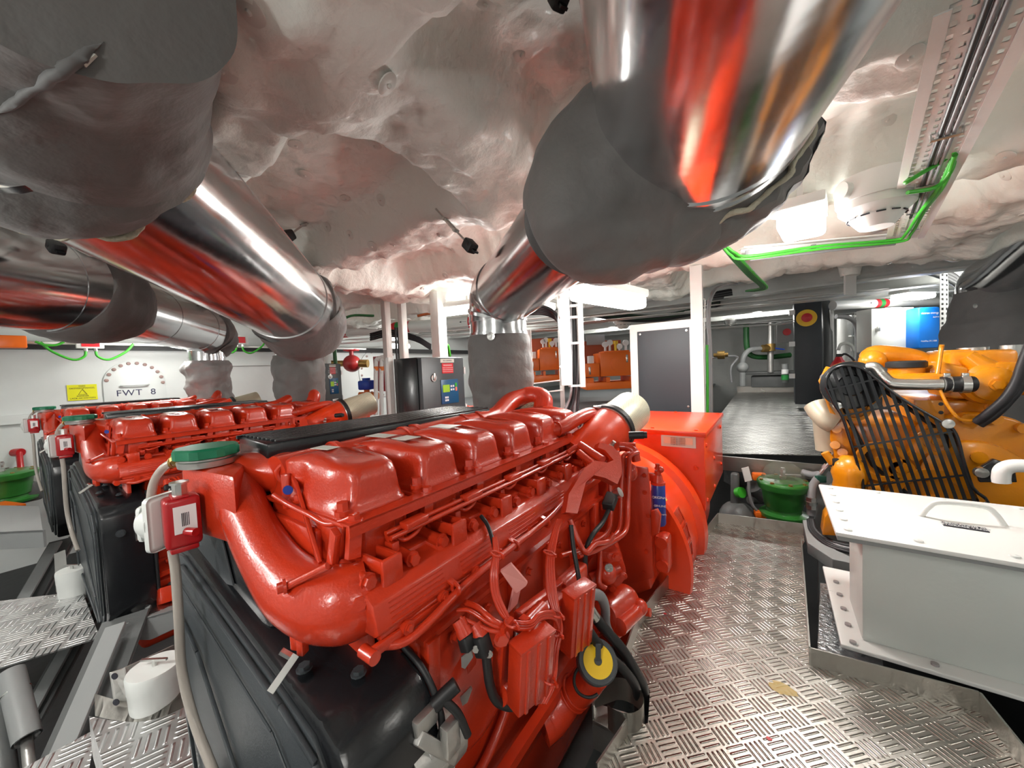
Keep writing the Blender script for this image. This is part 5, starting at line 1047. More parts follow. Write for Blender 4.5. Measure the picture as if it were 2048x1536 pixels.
mb = MB(); c = P(758, 740, 4.9); mb.bb(c+V((-.10, -.01, -.28)), c+V((.12, .01, .18))); single('dark_red_panel', mb, VLVR, 'dark red upright panel behind the banded white pipes', 'panel', sm=0)
# copper pipe near ceiling
mb = MB(); mb.tube([P(835, 632, 4.2), P(862, 627, 4.2), P(890, 630, 4.2)], .015, 8, 4); single('copper_pipe', mb, mat('copper', (.5, .16, .06), .35, metal=.8), 'bent copper pipe above the fire main', 'pipe')
# ---------------------------------------------------------------- hydraulic power units
def hpu(label, px0, px1, py0, py1, d, small=True):
    a = P(px0, py1, d); b = P(px1, py1, d); z0 = a.z; z1 = P(px0, py0, d).z; ux = (b-a); ux.z = 0; W_ = ux.length; ux.normalize(); uy = V((-ux.y, ux.x, 0)); R = Matrix((ux, uy, ZA)).transposed(); H_ = z1-z0
    def L_(u, v, w): return V((a.x, a.y, z0))+ux*u*W_+uy*v+ZA*w*H_
    t = T('hydraulic_power_unit', label, 'hydraulic unit', tuple(L_(.5, .3, 0)))
    def bx(u0, u1, v0, v1, w0, w1, bev=.006): mb = MB(); mb.box((L_(u0, v0, w0)+L_(u1, v1, w1))/2, ((u1-u0)*W_, v1-v0, (w1-w0)*H_), R, bev); return mb
    tk = t.part('oil_tank', bx(.32, 1, 0, .5, .30, .86), ORD); mb = MB(); mb.lathe(L_(.68, 0, .58), -uy, [(0, .105), (.008, .105), (.010, .09), (.010, 0)], 28); t.part('inspection_cover', mb, ORD, tk)
    t.part('small_tank', bx(0, .30, 0, .4, .30, .62), ORD); mb = bx(.0, 1, -.05, .55, 0, .17); mb.box((L_(.0, -.05, .17)+L_(.16, .5, .28))/2, (.16*W_, .5, .11*H_), R); mb.box((L_(.42, -.05, .17)+L_(.5, .5, .28))/2, (.08*W_, .5, .11*H_), R); mb.box((L_(.92, -.05, .17)+L_(1.0, .5, .28))/2, (.08*W_, .5, .11*H_), R); t.part('drip_base', mb, ORD)
    for u, w in ((.87, .70), (.09, .45)): t.part('level_glass', bx(u-.02, u+.02, -.012, 0, w-.09, w+.09, .003), STL, tk)
    t.part('tank_lid', bx(.42, .95, .05, .4, .86, .90), ORD, tk)
    for u, hgt in ((.48, .16), (.58, .20), (.78, .10), (.92, .18)):
        mb = MB(); c = L_(u, .15, .9); mb.cyl(c, c+ZA*hgt*H_*.8, .018, seg=10); mb.lathe(c+ZA*hgt*H_, -uy, [(-.02, .045), (.02, .045), (.02, 0)], 18); t.part('gauge', mb, WLB, tk, sm=50)
    mb = MB(); c = L_(.70, .15, .9); mb.cyl(c, c+ZA*.10, .02, seg=10); mb.cyl(c+ZA*.10, c+ZA*.15, .04, seg=10); t.part('yellow_cap', mb, YLW, tk)
    mb = bx(.10, .22, .1, .2, .62, .80); t.part('relay_box', mb, WLB)
    t.part('back_board', bx(.05, 1, .6, .62, .6, 1.2, 0), mat('dark_orange_board', (.30, .05, .01), .5))
hpu('right orange hydraulic power unit, seen left of the framed panel', 1172, 1268, 695, 780, 5.6)
hpu('left orange hydraulic power unit, seen between the riser and the cable ladder', 1062, 1122, 688, 765, 6.3)
c = P(1190, 680, 6.2); mb = MB(); mb.box(c, (.30, .1, .17), YAW, .005); single('grey_box', mb, LGY, 'pale grey box on the wall above the right orange unit', 'box')
# ---------------------------------------------------------------- right hand far end
a = PY(1588, 605, 6.0); b = PY(1645, 775, 6.0)
t = T('electrical_cabinet', 'tall slate cabinet with a yellow and red emergency stop', 'cabinet', ((a.x+b.x)/2, 6.1, -.62))
mb = MB(); mb.bb((a.x, 6.0, -.62), (b.x, 6.35, a.z), .006); cb = t.part('cabinet_body', mb, mat('slate_cabinet_paint', (.028, .035, .042), .45))
c = PY(1613, 636, 6.0); mb = MB(); mb.lathe(c, -YA, [(0, .105), (.01, .105), (.012, 0)], 28); es = t.part('yellow_surround', mb, YLW, cb); mb = MB(); mb.lathe(c-YA*.01, -YA, [(0, .05), (.05, .055), (.06, 0)], 24); t.part('stop_button', mb, REDL, cb)
mb = MB()
for z_ in (625, 688, 752): q = PY(1586, z_, 6.0); mb = MB(); mb.bb(q+V((-.04, -.02, -.03)), q+V((.02, .02, .03))); t.part('white_hinge', mb, WLB, cb)
a = PY(1553, 645, 6.6); b = PY(1586, 684, 6.6); mb = MB(); mb.bb((a.x, 6.6, b.z), (b.x, 6.8, a.z), .006)
t = T('switch_box', 'grey box with a red rotary switch left of the slate cabinet', 'switch box', ((a.x+b.x)/2, 6.7, b.z)); t.part('box', mb, LGY); mb = MB(); mb.lathe(PY(1574, 664, 6.6), -YA, [(0, .05), (.03, .045), (.03, 0)], 18); t.part('red_switch', mb, REDL)
# pump pipework at far bulkhead
t = T('pump_pipework', 'grey pipes and valve standing behind the far walkway', 'pipe', tuple(P(1541, 775, 6.9)))
mb = MB(); mb.tube([P(1541, 645, 7), P(1541, 700, 7), P(1541, 745, 7)], .05, 14, 1); t.part('vertical_pipe', mb, ALU, sm=60)
mb = MB(); mb.tube([P(1528, 697, 7), P(1500, 700, 7), P(1487, 715, 7), P(1485, 735, 7)], .045, 14, 5); mb.sphere(P(1485, 735, 7), .10); mb.cyl(P(1485, 745, 7), P(1485, 772, 7), .05, seg=12); t.part('bent_pipe', mb, LGY, sm=60)
mb = MB(); mb.cyl(P(1541, 688, 6.95), P(1541, 702, 6.95), .08, seg=16); mb.cyl(P(1525, 697, 6.95), P(1536, 697, 6.95), .07, seg=16); t.part('valve_body', mb, BRS, sm=50); mb = MB(); mb.bar(P(1545, 696, 6.9), P(1568, 699, 6.9), .04, .02); t.part('blue_lever', mb, BLUV)
mb = MB(); mb.box(P(1546, 762, 7.2), (.7, .4, .22), None, .02); mb.box(P(1540, 745, 7.2), (.9, .5, .05), None, .01); t.part('pump_body', mb, GRY); mb = MB(); mb.cyl(P(1570, 728, 6.8), P(1570, 765, 6.8), .05, seg=14); t.part('filter_bowl', mb, LGY, sm=50); mb = MB(); mb.cyl(P(1570, 739, 6.75), P(1570, 748, 6.75), .055, seg=14); t.part('white_tag', mb, WLB, sm=50); mb = MB(); mb.cyl(P(1570, 750, 6.75), P(1570, 760, 6.75), .056, seg=14); t.part('green_band', mb, GFB, sm=50)
c = P(1443, 710, 6.5); mb = MB(); mb.cyl(c-XA*.06, c+XA*.05, .07, seg=20); mb.cyl(c-XA*.12, c+XA*.1, .035, seg=12); single('brass_sounder', mb, BRS, 'round brass fitting on the pale wall behind the thin cable ladder', 'fitting')
tubes('grey_cable', [[P(1425, 716, 7), P(1443, 713, 6.9), P(1475, 714, 7), P(1462, 735, 7), P(1463, 765, 7)]], .018, ACAB, 'grey cable looping on the pale far wall')
tubes('dark_green_cable', [[P(1492, 650, 7.2), P(1494, 695, 7.2), P(1505, 712, 7.2), P(1540, 714, 7.2), P(1580, 710, 7.2)]], .05, GCAD, 'dark green cable duct around the pump pipes')
c = P(1460, 640, 6.4); mb = MB(); mb.lathe(c, ZA, [(-.1, .04), (-.06, .09), (.0, .11), (.03, .06)], 18); single('hanging_lamp', mb, STL, 'small steel lamp hanging above the brass fitting', 'lamp')
tubes('grey_cable', [[P(1640, 540+40, 5.2), P(1652, 620, 5.0), P(1655, 700, 4.9), P(1652, 780, 4.9)]], .06, GRY, 'thick dark conduit between slate cabinet and white cabinet')
square_post('white post between the slate cabinet and the fire extinguisher', 1664, 600, 790, 4.9, 6, -.66, .62)
# extinguisher
c = P(1678, 742, 4.4); t = T('fire_extinguisher', 'red fire extinguisher behind the black belt guard top', 'fire extinguisher', tuple(P(1678, 780, 4.4)))
mb = MB(); mb.lathe(P(1678, 790, 4.4), ZA, [(0, .07), (.01, .08), (.36, .08), (.42, .04), (.45, .03)], 24); t.part('cylinder', mb, REDL, sm=50)
mb = MB(); q = P(1678, 790, 4.4)+ZA*.44; mb.tube([q, q+V((.06, 0, .04)), q+V((.14, 0, -.06)), q+V((.15, 0, -.3))], .012, 8, 5); mb.box(q+ZA*.02, (.05, .04, .05), None, .005); t.part('hose', mb, RUB, sm=50)
# white vertical duct + hook
mb = MB(); a = P(1690, 635, 5.4); b = P(1690, 760, 5.4); mb.cyl(a, b, .09, seg=24); single('white_duct', mb, WHT, 'white round upright duct left of the white cabinet', 'pipe')
mb = MB(); mb.tube([P(1676, 700, 4.9), P(1680, 690, 4.9), P(1692, 686, 4.9), P(1703, 692, 4.9), P(1706, 702, 4.9)], .022, 10, 5); single('white_hook_pipe', mb, WHT, 'white hook shaped pipe in front of the upright duct', 'pipe')
t = T('cable_ladder', 'perforated upright cable ladder left of the white cabinet', 'cable ladder', tuple(P(1715, 750, 5.0)))
for x in (1709, 1720): mb = MB(); w_ = P(x+5, 700, 5)-P(x, 700, 5); mb.perf(P(x, 755, 5.0), P(x, 625, 5.0), w_, 18, .003, (.5, .5)); t.part('perforated_side', mb, WHT, sm=0)
tubes('grey_cable', [[P(1672, 633, 4.95), P(1695, 635, 4.95), P(1712, 650, 4.95), P(1716, 700, 4.95), P(1712, 755, 4.95)]], .03, ACAB, 'grey cable bending down the ladder left of the white cabinet')
for y in (632, 672): mb = MB(); mb.bar(P(1700, y, 5.2), P(1745, y-1, 5.2), .02, .05, YA); single('wall_bar', mb, WHT, ('upper' if y == 632 else 'lower')+' white wall bar left of the white cabinet', 'bar')
# white cabinet and blue charger
a = P(1743, 618, 4.5); b = P(1828, 700, 4.5); c = (a+b)/2
def upright_box(t, nm, c, w, h, dpt, m, bev=.006): mb = MB(); mb.box(c+fw*V((1, 1, 0))*dpt/2, (w, dpt, h), Matrix.Rotation(YAW, 3, 'Z'), bev); return t.part(nm, mb, m)
t = T('electrical_cabinet', 'white wall cabinet with a small lock, left of the blue charger', 'cabinet', tuple(V((c.x, c.y, b.z)))); upright_box(t, 'cabinet_box', c, 85*4.5/F, 86*4.5/F, .2, mat('white_cabinet_paint', (.72, .74, .70), .4))
mb = MB(); q = P(1757, 658, 4.48); mb.box(q, (.03, .02, .06), YAW, .004); t.part('lock', mb, STL); mb = MB(); mb.box(P(1786, 617, 4.49), (.20, .006, .025), YAW); t.part('label', mb, WLB, sm=0)
a = P(1860, 655, 4.35); t = T('battery_charger', 'bright blue battery charger beside the perforated post', 'charger', tuple(a-ZA*.3)); bb_ = upright_box(t, 'case', a, 42*4.35/F, 82*4.35/F, .18, BLUC, .02)
text('victron energy', P(1860, 626, 4.33), rt*V((1, 1, 0)), ZA, .035, WINK, bb_, t.loc); text('AUTO', P(1872, 634, 4.33), rt*V((1, 1, 0)), ZA, .025, WINK, bb_, t.loc); text('MultiPlus 24 | 3000', P(1858, 682, 4.33), rt*V((1, 1, 0)), ZA, .024, WINK, bb_, t.loc)
# perforated post
mb = MB(); w_ = P(1890, 620, 3.6)-P(1880, 620, 3.6); mb.perf(P(1880, 700, 3.6), P(1880, 545, 3.6), w_, 16, .003, (.5, .45)); w2 = P(1896, 620, 3.7)-P(1889, 620, 3.6); mb.perf(P(1890, 700, 3.6), P(1890, 545, 3.6), w2, 16, .003, (.5, .45)); single('perforated_post', mb, WHT, 'perforated angle post right of the blue charger', 'post', sm=0)
# ================================================================ YELLOW ENGINE
Yg = T('auxiliary_engine', 'yellow auxiliary engine with a black slotted belt guard', 'engine', (.65, 2.7, -1.3))
def yp(x, y, d=0): return PY(x, y, 2.40+d)
def ybox(nm, x0, y0, x1, y1, d0, d1, bev=.01, m=YEL, **k):
    a = yp(x0, y0, d0); b = yp(x1, y1, d0); mb = MB(); mb.bb((a.x, 2.40+d0, b.z), (b.x, 2.40+d1, a.z), bev); return Yg.part(nm, mb, m, **k)
ybox('engine_block', 1700, 845, 1940, 1010, .10, .75, .02)
ybox('cylinder_head', 1830, 800, 2005, 850, .06, .7, .015)
mb = MB()
for x_ in (1880, 1940, 2000): 
    for y_ in (806, 826): mb.hexb(yp(x_-0, y_, .06), -YA, .008, .005)
Yg.part('head_bolts', mb, YEL)
ybox('thermostat_housing', 1898, 703, 2040, 800, .05, .35, .02)
ybox('housing_top', 1900, 700, 1945, 712, .08, .3, .006); ybox('side_box', 1990, 725, 2046, 790, .0, .3, .015)
mb = MB(); c = yp(1985, 768); mb.lathe(c+YA*.06, -YA, [(0, .09), (.05, .085), (.06, .07), (.09, .068), (.10, .05), (.10, 0)], 28); mb.hexb(c-YA*.04, -YA, .018, .02); mb.cyl(c+V((.05, .05, 0)), c+V((.13, .05, 0)), .05, seg=18); mb.cyl(c+V((-.02, .03, .02)), c+V((-.14, .05, .01)), .045, seg=18); mb.cyl(c+V((0, .05, .05)), c+V((-.06, .05, .12)), .05, .03, seg=18); Yg.part('water_pump', mb, YEL, sm=50)
mb = MB(); mb.hexb(c+V((-.07, .04, .05)), -YA, .012, .02); mb.hexb(c+V((-.03, .05, .12)), -YA, .01, .02); mb.hexb(c+V((0, .02, -.10)), -YA, .014, .02); Yg.part('pump_bolts', mb, YEL)
mb = MB(); mb.tube([yp(1740, 722, .25), yp(1752, 712, .25), yp(1800, 714, .3), yp(1835, 722, .32), yp(1858, 740, .3)], [.05, .055, .052, .05, .05], 20, 5); mb.sphere(yp(1745, 722, .2), .055); Yg.part('intake_manifold', mb, YEL, sm=60)
mb = MB(); mb.prism([yp(1895, 701, .1), yp(1945, 701, .1), yp(1945, 760, .1), yp(1855, 760, .1)], (0, .3, 0), .015); mb.prism([yp(1858, 738, .0), yp(1880, 722, .0), yp(1940, 735, 0), yp(1935, 770, 0), yp(1858, 770, 0)], (0, .2, 0), .015); Yg.part('rocker_housing', mb, YEL)
c = yp(1812, 760, .02); mb = MB(); mb.box(c, (.215, .18, .065), None, .02); mb.cyl(c, c+ZA*.06, .06, seg=24); Yg.part('filler_housing', mb, YEL); mb = MB(); mb.lathe(c+ZA*.055, ZA, [(0, .062), (.004, .068), (.026, .068), (.032, .06), (.032, 0)], 32); Yg.part('black_filler_cap', mb, RUB)
mb = MB(); mb.tube([yp(1735, 735, -.05), yp(1750, 735, -.06), yp(1765, 752, -.07), yp(1785, 766, -.08), yp(1830, 769, -.08), yp(1885, 769, -.08)], .0235, 20, 6); Yg.part('steel_coolant_pipe', mb, STL, sm=60)
mb = MB(); mb.cyl(yp(1883, 769, -.08), yp(1945, 768, -.05), .033, seg=20); hs = Yg.part('rubber_hose', mb, RUB, sm=60)
mb = MB(); 
for x_ in (1893, 1930): q = yp(x_, 769, -.07); mb.cyl(q-XA*.012, q+XA*.012, .036, seg=24); mb.box(q+ZA*.038, (.02, .02, .02), None, .003)
Yg.part('hose_clamp', mb, STL, hs, sm=50)
ybox('front_plate', 1830, 800, 1889, 846, -.02, .0, .003); mb = MB()
for y_ in (808, 825): mb.lathe(yp(1882, y_, -.021), -YA, [(0, .008), (.001, 0)], 12)
Yg.part('plate_holes', mb, INK, sm=0)
mb = MB(); mb.tube([yp(1872, 760, -.06), yp(1877, 735, -.04), yp(1882, 700, .0), yp(1884, 690, .0)], .008, 8, 3); Yg.part('dipstick_tube', mb, YEL, sm=50)
mb = MB(); mb.tube([yp(1880, 780, -.09), yp(1895, 810, -.10), yp(1915, 835, -.10), yp(1930, 841, -.08), yp(1950, 841, -.05)], .006, 8, 5); Yg.part('thin_yellow_line', mb, YEL, sm=60)
mb = MB(); mb.tube([yp(1952, 845, -.06), yp(1975, 828, -.08), yp(2010, 798, -.1), yp(2032, 765, -.1), yp(2045, 730, -.1), yp(2060, 690, -.1)], .016, 10, 5); mb.tube([yp(1960, 850, -.05), yp(1990, 830, -.07), yp(2020, 800, -.08), yp(2042, 770, -.08), yp(2070, 700, -.05)], .014, 10, 5); Yg.part('black_hoses', mb, KCAB, sm=60)
mb = MB(); c = yp(1958, 935, .0)
pts = [c+V((cos(a)*.215, 0, sin(a)*.235)) for a in [radians(8+k*18.2) for k in range(10)]]+[c+V((-.215, 0, -.2)), c+V((.215, 0, -.2))]
mb.prism(pts, (0, .12, 0), .012); mb.lathe(c+V((-.02, 0, -.05)), -YA, [(0, .165), (.02, .16), (.03, .13), (.03, 0)], 36)
for k in range(8): a = radians(10+k*23); mb.cyl(c+V((cos(a)*.195, .02, sin(a)*.212)), c+V((cos(a)*.195, -.03, sin(a)*.212)), .020, seg=14)
mb.cyl(c+V((-.01, .0, .05)), c+V((-.01, -.04, .05)), .025, seg=14); Yg.part('timing_cover', mb, YEL, sm=45)
mb = MB(); mb.bar(yp(1956, 875, .05), yp(1956, 838, .05), .08, .08, YA, .01); Yg.part('cover_neck', mb, YEL)
# left side: lifting arm, water pump side
mb = MB(); mb.prism([yp(x, y, -.03) for x, y in ((1648, 740), (1652, 733), (1659, 734), (1661, 742), (1650, 755), (1648, 765), (1660, 812), (1672, 830), (1660, 826), (1637, 762))], (0, .014, 0), .002); Yg.part('lifting_arm', mb, YEL)
mb = MB(); mb.prism([yp(x, y, .04) for x, y in ((1662, 845), (1672, 835), (1700, 830), (1720, 1010), (1676, 1010), (1668, 905), (1660, 880))], (0, .15, 0), .012); 
for x_, y_ in ((1673, 858), (1670, 890), (1690, 850), (1685, 905)): mb.cyl(yp(x_, y_, .05), yp(x_, y_, .01), .020, seg=14)
Yg.part('side_casting', mb, YEL, sm=45)
mb = MB(); c = yp(1699, 950, -.05); mb.lathe(c-ZA*.06, ZA, [(0, .065), (.03, .06), (.07, .07), (.12, .058), (.15, .03), (.155, 0)], 24); mb.cyl(c+V((.06, 0, -.05)), c+V((.11, 0, -.055)), .025, seg=12); mb.cyl(c+V((-.06, 0, .05)), c+V((-.09, 0, .10)), .018, seg=10); Yg.part('fuel_pump', mb, YEL, sm=50)
mb = MB(); mb.torus(c-ZA*.07, ZA, .066, .012, 28, 8); Yg.part('pump_clamp', mb, GRY, sm=60); mb = MB(); mb.box(yp(1697, 926, -.06), (.12, .02, .035), None, .004); Yg.part('black_bracket', mb, RUB); 
for x_, y_, d_, r_ in ((1694, 930, -.075, .016), (1675, 811, -.08, .018), (1895, 847, -.10, .021)):
    mb = MB(); mb.lathe(yp(x_, y_, d_), -YA, [(0, r_), (.012, r_*.9), (.016, 0)], 16); Yg.part('steel_dome_nut', mb, STL)
mb = MB(); c = yp(1650, 755, .0); mb.lathe(c-YA*.02, -YA, [(0, .022), (.02, .022), (.02, 0)], 16); Yg.part('guard_knob', mb, ALU)
# tank like hose on left
mb = MB(); mb.tube([yp(1632, 810, .1), yp(1640, 822, .08), yp(1655, 838, .05), yp(1668, 845, .05)], .055, 20, 5); mb.cyl(yp(1648, 830, .1), yp(1655, 900, .1), .05, seg=20); Yg.part('milky_coolant_hose', mb, mat('milky_hose', (.45, .40, .30), .35), sm=60)
# pulleys behind guard
for x_, y_, r_ in ((1700, 770, .115), (1706, 815, .060), (1760, 920, .09), (1868, 880, .06), (1865, 1005, .16), (1795, 935, .05)):
    mb = MB(); c = yp(x_, y_, .01); mb.lathe(c, -YA, [(0, r_), (.012, r_), (.02, r_*.86), (.028, r_), (.045, r_), (.045, r_*.75), (.03, r_*.7), (.03, r_*.3), (.05, r_*.28), (.05, 0)], 36)
    Yg.part('pulley', mb, YEL, sm=40)
mb = MB(); c = yp(1700, 770, -.045); mb.lathe(c, -YA, [(0, .112), (.02, .112), (.03, .05), (.035, .045), (.035, 0)], 32); Yg.part('alternator_pulley', mb, BLK)
mb = MB(); mb.tube([yp(1672, 790, -.02), yp(1745, 930, -.02), yp(1830, 1000, -.02)], .010, 6, 1); mb.tube([yp(1720, 745, -.02), yp(1890, 870, -.02), yp(1905, 1000, -.02)], .010, 6, 1); Yg.part('drive_belt', mb, RUB)
# slotted guard -------------------------------------------------
GY = -.10
outl = [(1652, 775), (1653, 757), (1662, 742), (1678, 733), (1698, 731), (1718, 735), (1735, 744), (1800, 795), (1890, 848), (1908, 862), (1918, 885), (1928, 925), (1945, 975), (1962, 1010), (1745, 1010), (1725, 960), (1705, 895), (1685, 835), (1668, 808)]
gp = [yp(x, y, GY) for x, y in outl]
mb = MB(); mb.tube(gp+[gp[0]], .006, 8, 4); gd = Yg.part('belt_guard', mb, BLK, sm=60, label='black slotted belt guard')
mb = MB()
for a_, b_ in zip(gp, gp[1:]+[gp[0]]): mb.prism([a_, b_, b_+YA*.07, a_+YA*.07], (0, 0, .003))
Yg.part('guard_rim', mb, BLK, gd, sm=60)
def inside_seg(p0, p1):  # clip a line by the outline (x,z)
    ts_ = []; d = p1-p0; n = len(gp)
    for i_ in range(n):
        a_, b_ = gp[i_], gp[(i_+1) % n]; e = b_-a_; den = d.x*e.z-d.z*e.x
        if abs(den) < 1e-9: continue
        t_ = ((a_.x-p0.x)*e.z-(a_.z-p0.z)*e.x)/den; u_ = ((a_.x-p0.x)*d.z-(a_.z-p0.z)*d.x)/den
        if 0 <= u_ < 1: ts_.append(t_)
    ts_.sort(); return [(p0+d*ts_[i_], p0+d*ts_[i_+1]) for i_ in range(0, len(ts_)-1, 2)]
sd = yp(1790, 1000, GY)-yp(1700, 740, GY)
mb = MB()
for k in range(25):
    p0 = yp(1520+k*17.0, 760, GY)
    for s0_, s1_ in inside_seg(p0-sd*2, p0+sd*4): mb.bar(s0_, s1_, .0115, .004, YA)
Yg.part('guard_slats', mb, BLK, gd, sm=0)
mb = MB(); cdir = yp(1735, 762, GY)-yp(1665, 778, GY)
for (x_, y_) in ((1665, 778), (1682, 832), (1712, 893), (1745, 970)):
    for s0_, s1_ in inside_seg(yp(x_, y_, GY)-cdir*3, yp(x_, y_, GY)+cdir*6): mb.bar(s0_, s1_, .007, .006, YA)
Yg.part('guard_cross_ribs', mb, BLK, gd, sm=0)
mb = MB(); mb.prism([yp(x, y, -.12) for x, y in ((1952, 942), (1988, 918), (2010, 925), (2030, 935), (2035, 965), (1960, 965))], (0, .02, 0), .003); Yg.part('black_mount_plate', mb, BLK); mb = MB(); mb.lathe(yp(1961, 944, -.125), -YA, [(0, .022), (.015, .02), (.02, 0)], 16); Yg.part('mount_bolt', mb, STL)
mb = MB(); mb.prism([yp(x, y, -.25) for x, y in ((1672, 1005), (1650, 1035), (1645, 1070), (1680, 1072))], (0, .10, 0), .003); Yg.part('yellow_foot', mb, YEL)
mb = MB(); mb.bb((.25, 2.2, -1.3), (1.5, 3.4, -1.1), .01); Yg.part('bed_frame', mb, GRY)
mb = MB(); mb.cyl(yp(1945, 695, .25), yp(1945, 703, .25)-ZA*.03, .05, seg=18); mb.cyl(yp(2023, 690, .2), yp(2023, 725, .2), .035, seg=14); Yg.part('steel_caps', mb, STL)
# ================================================================ WHITE BOX
bx0, by0, by1, zl_ = .140, 1.37, 1.86, -.505; zb = -.83
t = T('tank_box', 'large pale grey painted steel box with a bolted lid at the right edge', 'box', (.6, 1.6, zb))
mb = MB(); mb.bb((bx0+.062, by0+.05, zb), (1.5, by1-.22, zl_-.02), .004); bd = t.part('box_body', mb, BOXG)
mb = MB(); mb.prism([(bx0, by0, zl_-.012), (1.6, by0-.03, zl_-.012), (1.6, by1, zl_-.012), (bx0, by1, zl_-.012)], (0, 0, .012), .003); ld = t.part('lid', mb, WHT)
mb = MB(); mb.bb((bx0+.004, by0+.004, zl_-.024), (1.6, by1-.004, zl_-.013)); t.part('gasket', mb, LGY, ld, sm=0)
mb = MB(); mb.bb((bx0+.01, by0+.0, zb-.012), (1.6, by1, zb), .003); mb.prism([(bx0, by0+.30, zb), (bx0+.06, by0+.30, zb), (bx0+.06, by0+.30, zb+.0), (bx0, by0+.30, zb+.001)], (0, .001, 0)); t.part('base_flange', mb, WHT, sm=0)
for q in [(bx0+.038, by0+.02+.088*k, zb) for k in range(5)]+[(bx0+.20+.19*k, by0+.028, zb) for k in range(4)]:
    mb = MB(); mb.lathe(q, ZA, [(0, .008), (.006, .008), (.007, 0)], 10); t.part('flange_bolt', mb, mat('weathered_bolt', (.35, .33, .33), .5), sm=40)
mb = MB()
for k in range(6): mb.lathe((bx0+.03, by0+.03+.083*k, zl_), ZA, [(0, .010), (.004, .009), (.006, 0)], 10)
for k in range(5):
    mb.lathe((bx0+.17+.16*k, by0+.03, zl_), ZA, [(0, .010), (.004, .009), (.006, 0)], 10); mb.lathe((bx0+.16+.16*k, by1-.03, zl_), ZA, [(0, .010), (.004, .009), (.006, 0)], 10)
t.part('lid_bolts', mb, WHT, ld, sm=40)
ha = PZ(1842, 1032, zl_); hb = PZ(2008, 1050, zl_); hc = PZ(1890, 1040, zl_)
mb = MB(); mb.tube([ha, ha+(hb-ha)*.10+ZA*.03, ha+(hb-ha)*.25+ZA*.048, ha+(hb-ha)*.75+ZA*.048, ha+(hb-ha)*.9+ZA*.03, hb], .007, 10, 5); t.part('lid_handle', mb, WHT, ld, sm=60)
a = PZ(1886, 1050, zl_); b = PZ(1978, 1064, zl_); dd_ = (b-a); nn_ = V((-dd_.y, dd_.x, 0)).normalized(); mb = MB(); mb.box((a+b)/2+nn_*.01+ZA*.001, (dd_.length, .034, .002), Matrix.Rotation(math.atan2(dd_.y, dd_.x), 3, 'Z')); t.part('black_label', mb, INK, ld, sm=0)
text('EMERGENCY EXIT', (a+b)/2+nn_*.018+ZA*.0025, dd_, nn_, .013, WINK, ld, t.loc) if 0 else text('LUBRICATING OIL', (a+b)/2+nn_*.018+ZA*.0025, dd_, nn_, .012, WINK, ld, t.loc)
text('STORAGE TANK', (a+b)/2+nn_*.004+ZA*.0025, dd_, nn_, .012, WINK, ld, t.loc)
# white bent grab handle at right edge
mb = MB(); mb.tube([yp(2003, 965, -.3), yp(2002, 955, -.3), yp(2006, 940, -.3), yp(2025, 932, -.3), yp(2060, 932, -.3), yp(2090, 932, -.3)], .023, 16, 5); single('bent_pipe_handle', mb, WHT, 'white bent pipe end above the box at the right edge', 'pipe')
# corner bracket with cables between walkway and box
t = T('cable_support', 'grey steel cable support with black cables at the walkway corner', 'cable support', tuple(P(1625, 1110, 1.62)))
zc_ = P(1612, 1070, 1.75).z
def qz(x, y): return PZ(x, y, zc_)
mb = MB(); pts = [qz(1605, 1040), qz(1615, 1085), qz(1665, 1118), qz(1712, 1128), qz(1712, 1118), qz(1672, 1100), qz(1640, 1075), qz(1628, 1038)]
mb.prism(pts, (0, 0, -.05), .002); t.part('bracket_sheet', mb, LGY, sm=0)
mb = MB(); a = PZ(1655, 1120, zc_-.04); b = PZ(1705, 1125, zc_-.04); mb.prism([V((a.x-.03, a.y, -1.5)), V((b.x+.03, b.y, -1.5)), V((b.x+.03, b.y, zc_-.05)), V((a.x-.03, a.y, zc_-.05))], (0, .06, 0)); t.part('steel_leg', mb, LGY, sm=0)
tubes('black_cable', [[qz(1617+i_*3, 1040), qz(1622+i_*3, 1062-i_), qz(1645+i_*2, 1085-i_*3), qz(1680, 1100-i_*4), qz(1730, 1110-i_*4)] for i_ in range(4)], .0085, KCAB, 'black cable bending round the support beside the walkway', group='cables at the walkway corner')
tubes('grey_cable', [[qz(1625, 1042), qz(1630, 1060), qz(1652, 1080), qz(1690, 1096), qz(1735, 1100)]], .0075, ACAB, 'pale grey cable among the black ones at the walkway corner')
t = T('foil_duct', 'foil wrapped steel plate between the walkway and the pale box', 'duct', (.10, 1.9, -1.5)); mb = MB(); a = PZ(1640, 1165, -.90); b = PZ(1672, 1165, -.90); c = PZ(1675, 1310, -.90); d = PZ(1634, 1300, -.90); mb.prism([a, b+V((.1, 0, 0)), c+V((.1, 0, 0)), d], (0, 0, -.5), .002); t.part('wrapped_top', mb, mat('crinkled_foil', (.45, .46, .48), .28, metal=.9, bump=.006, bscale=60), sm=0)
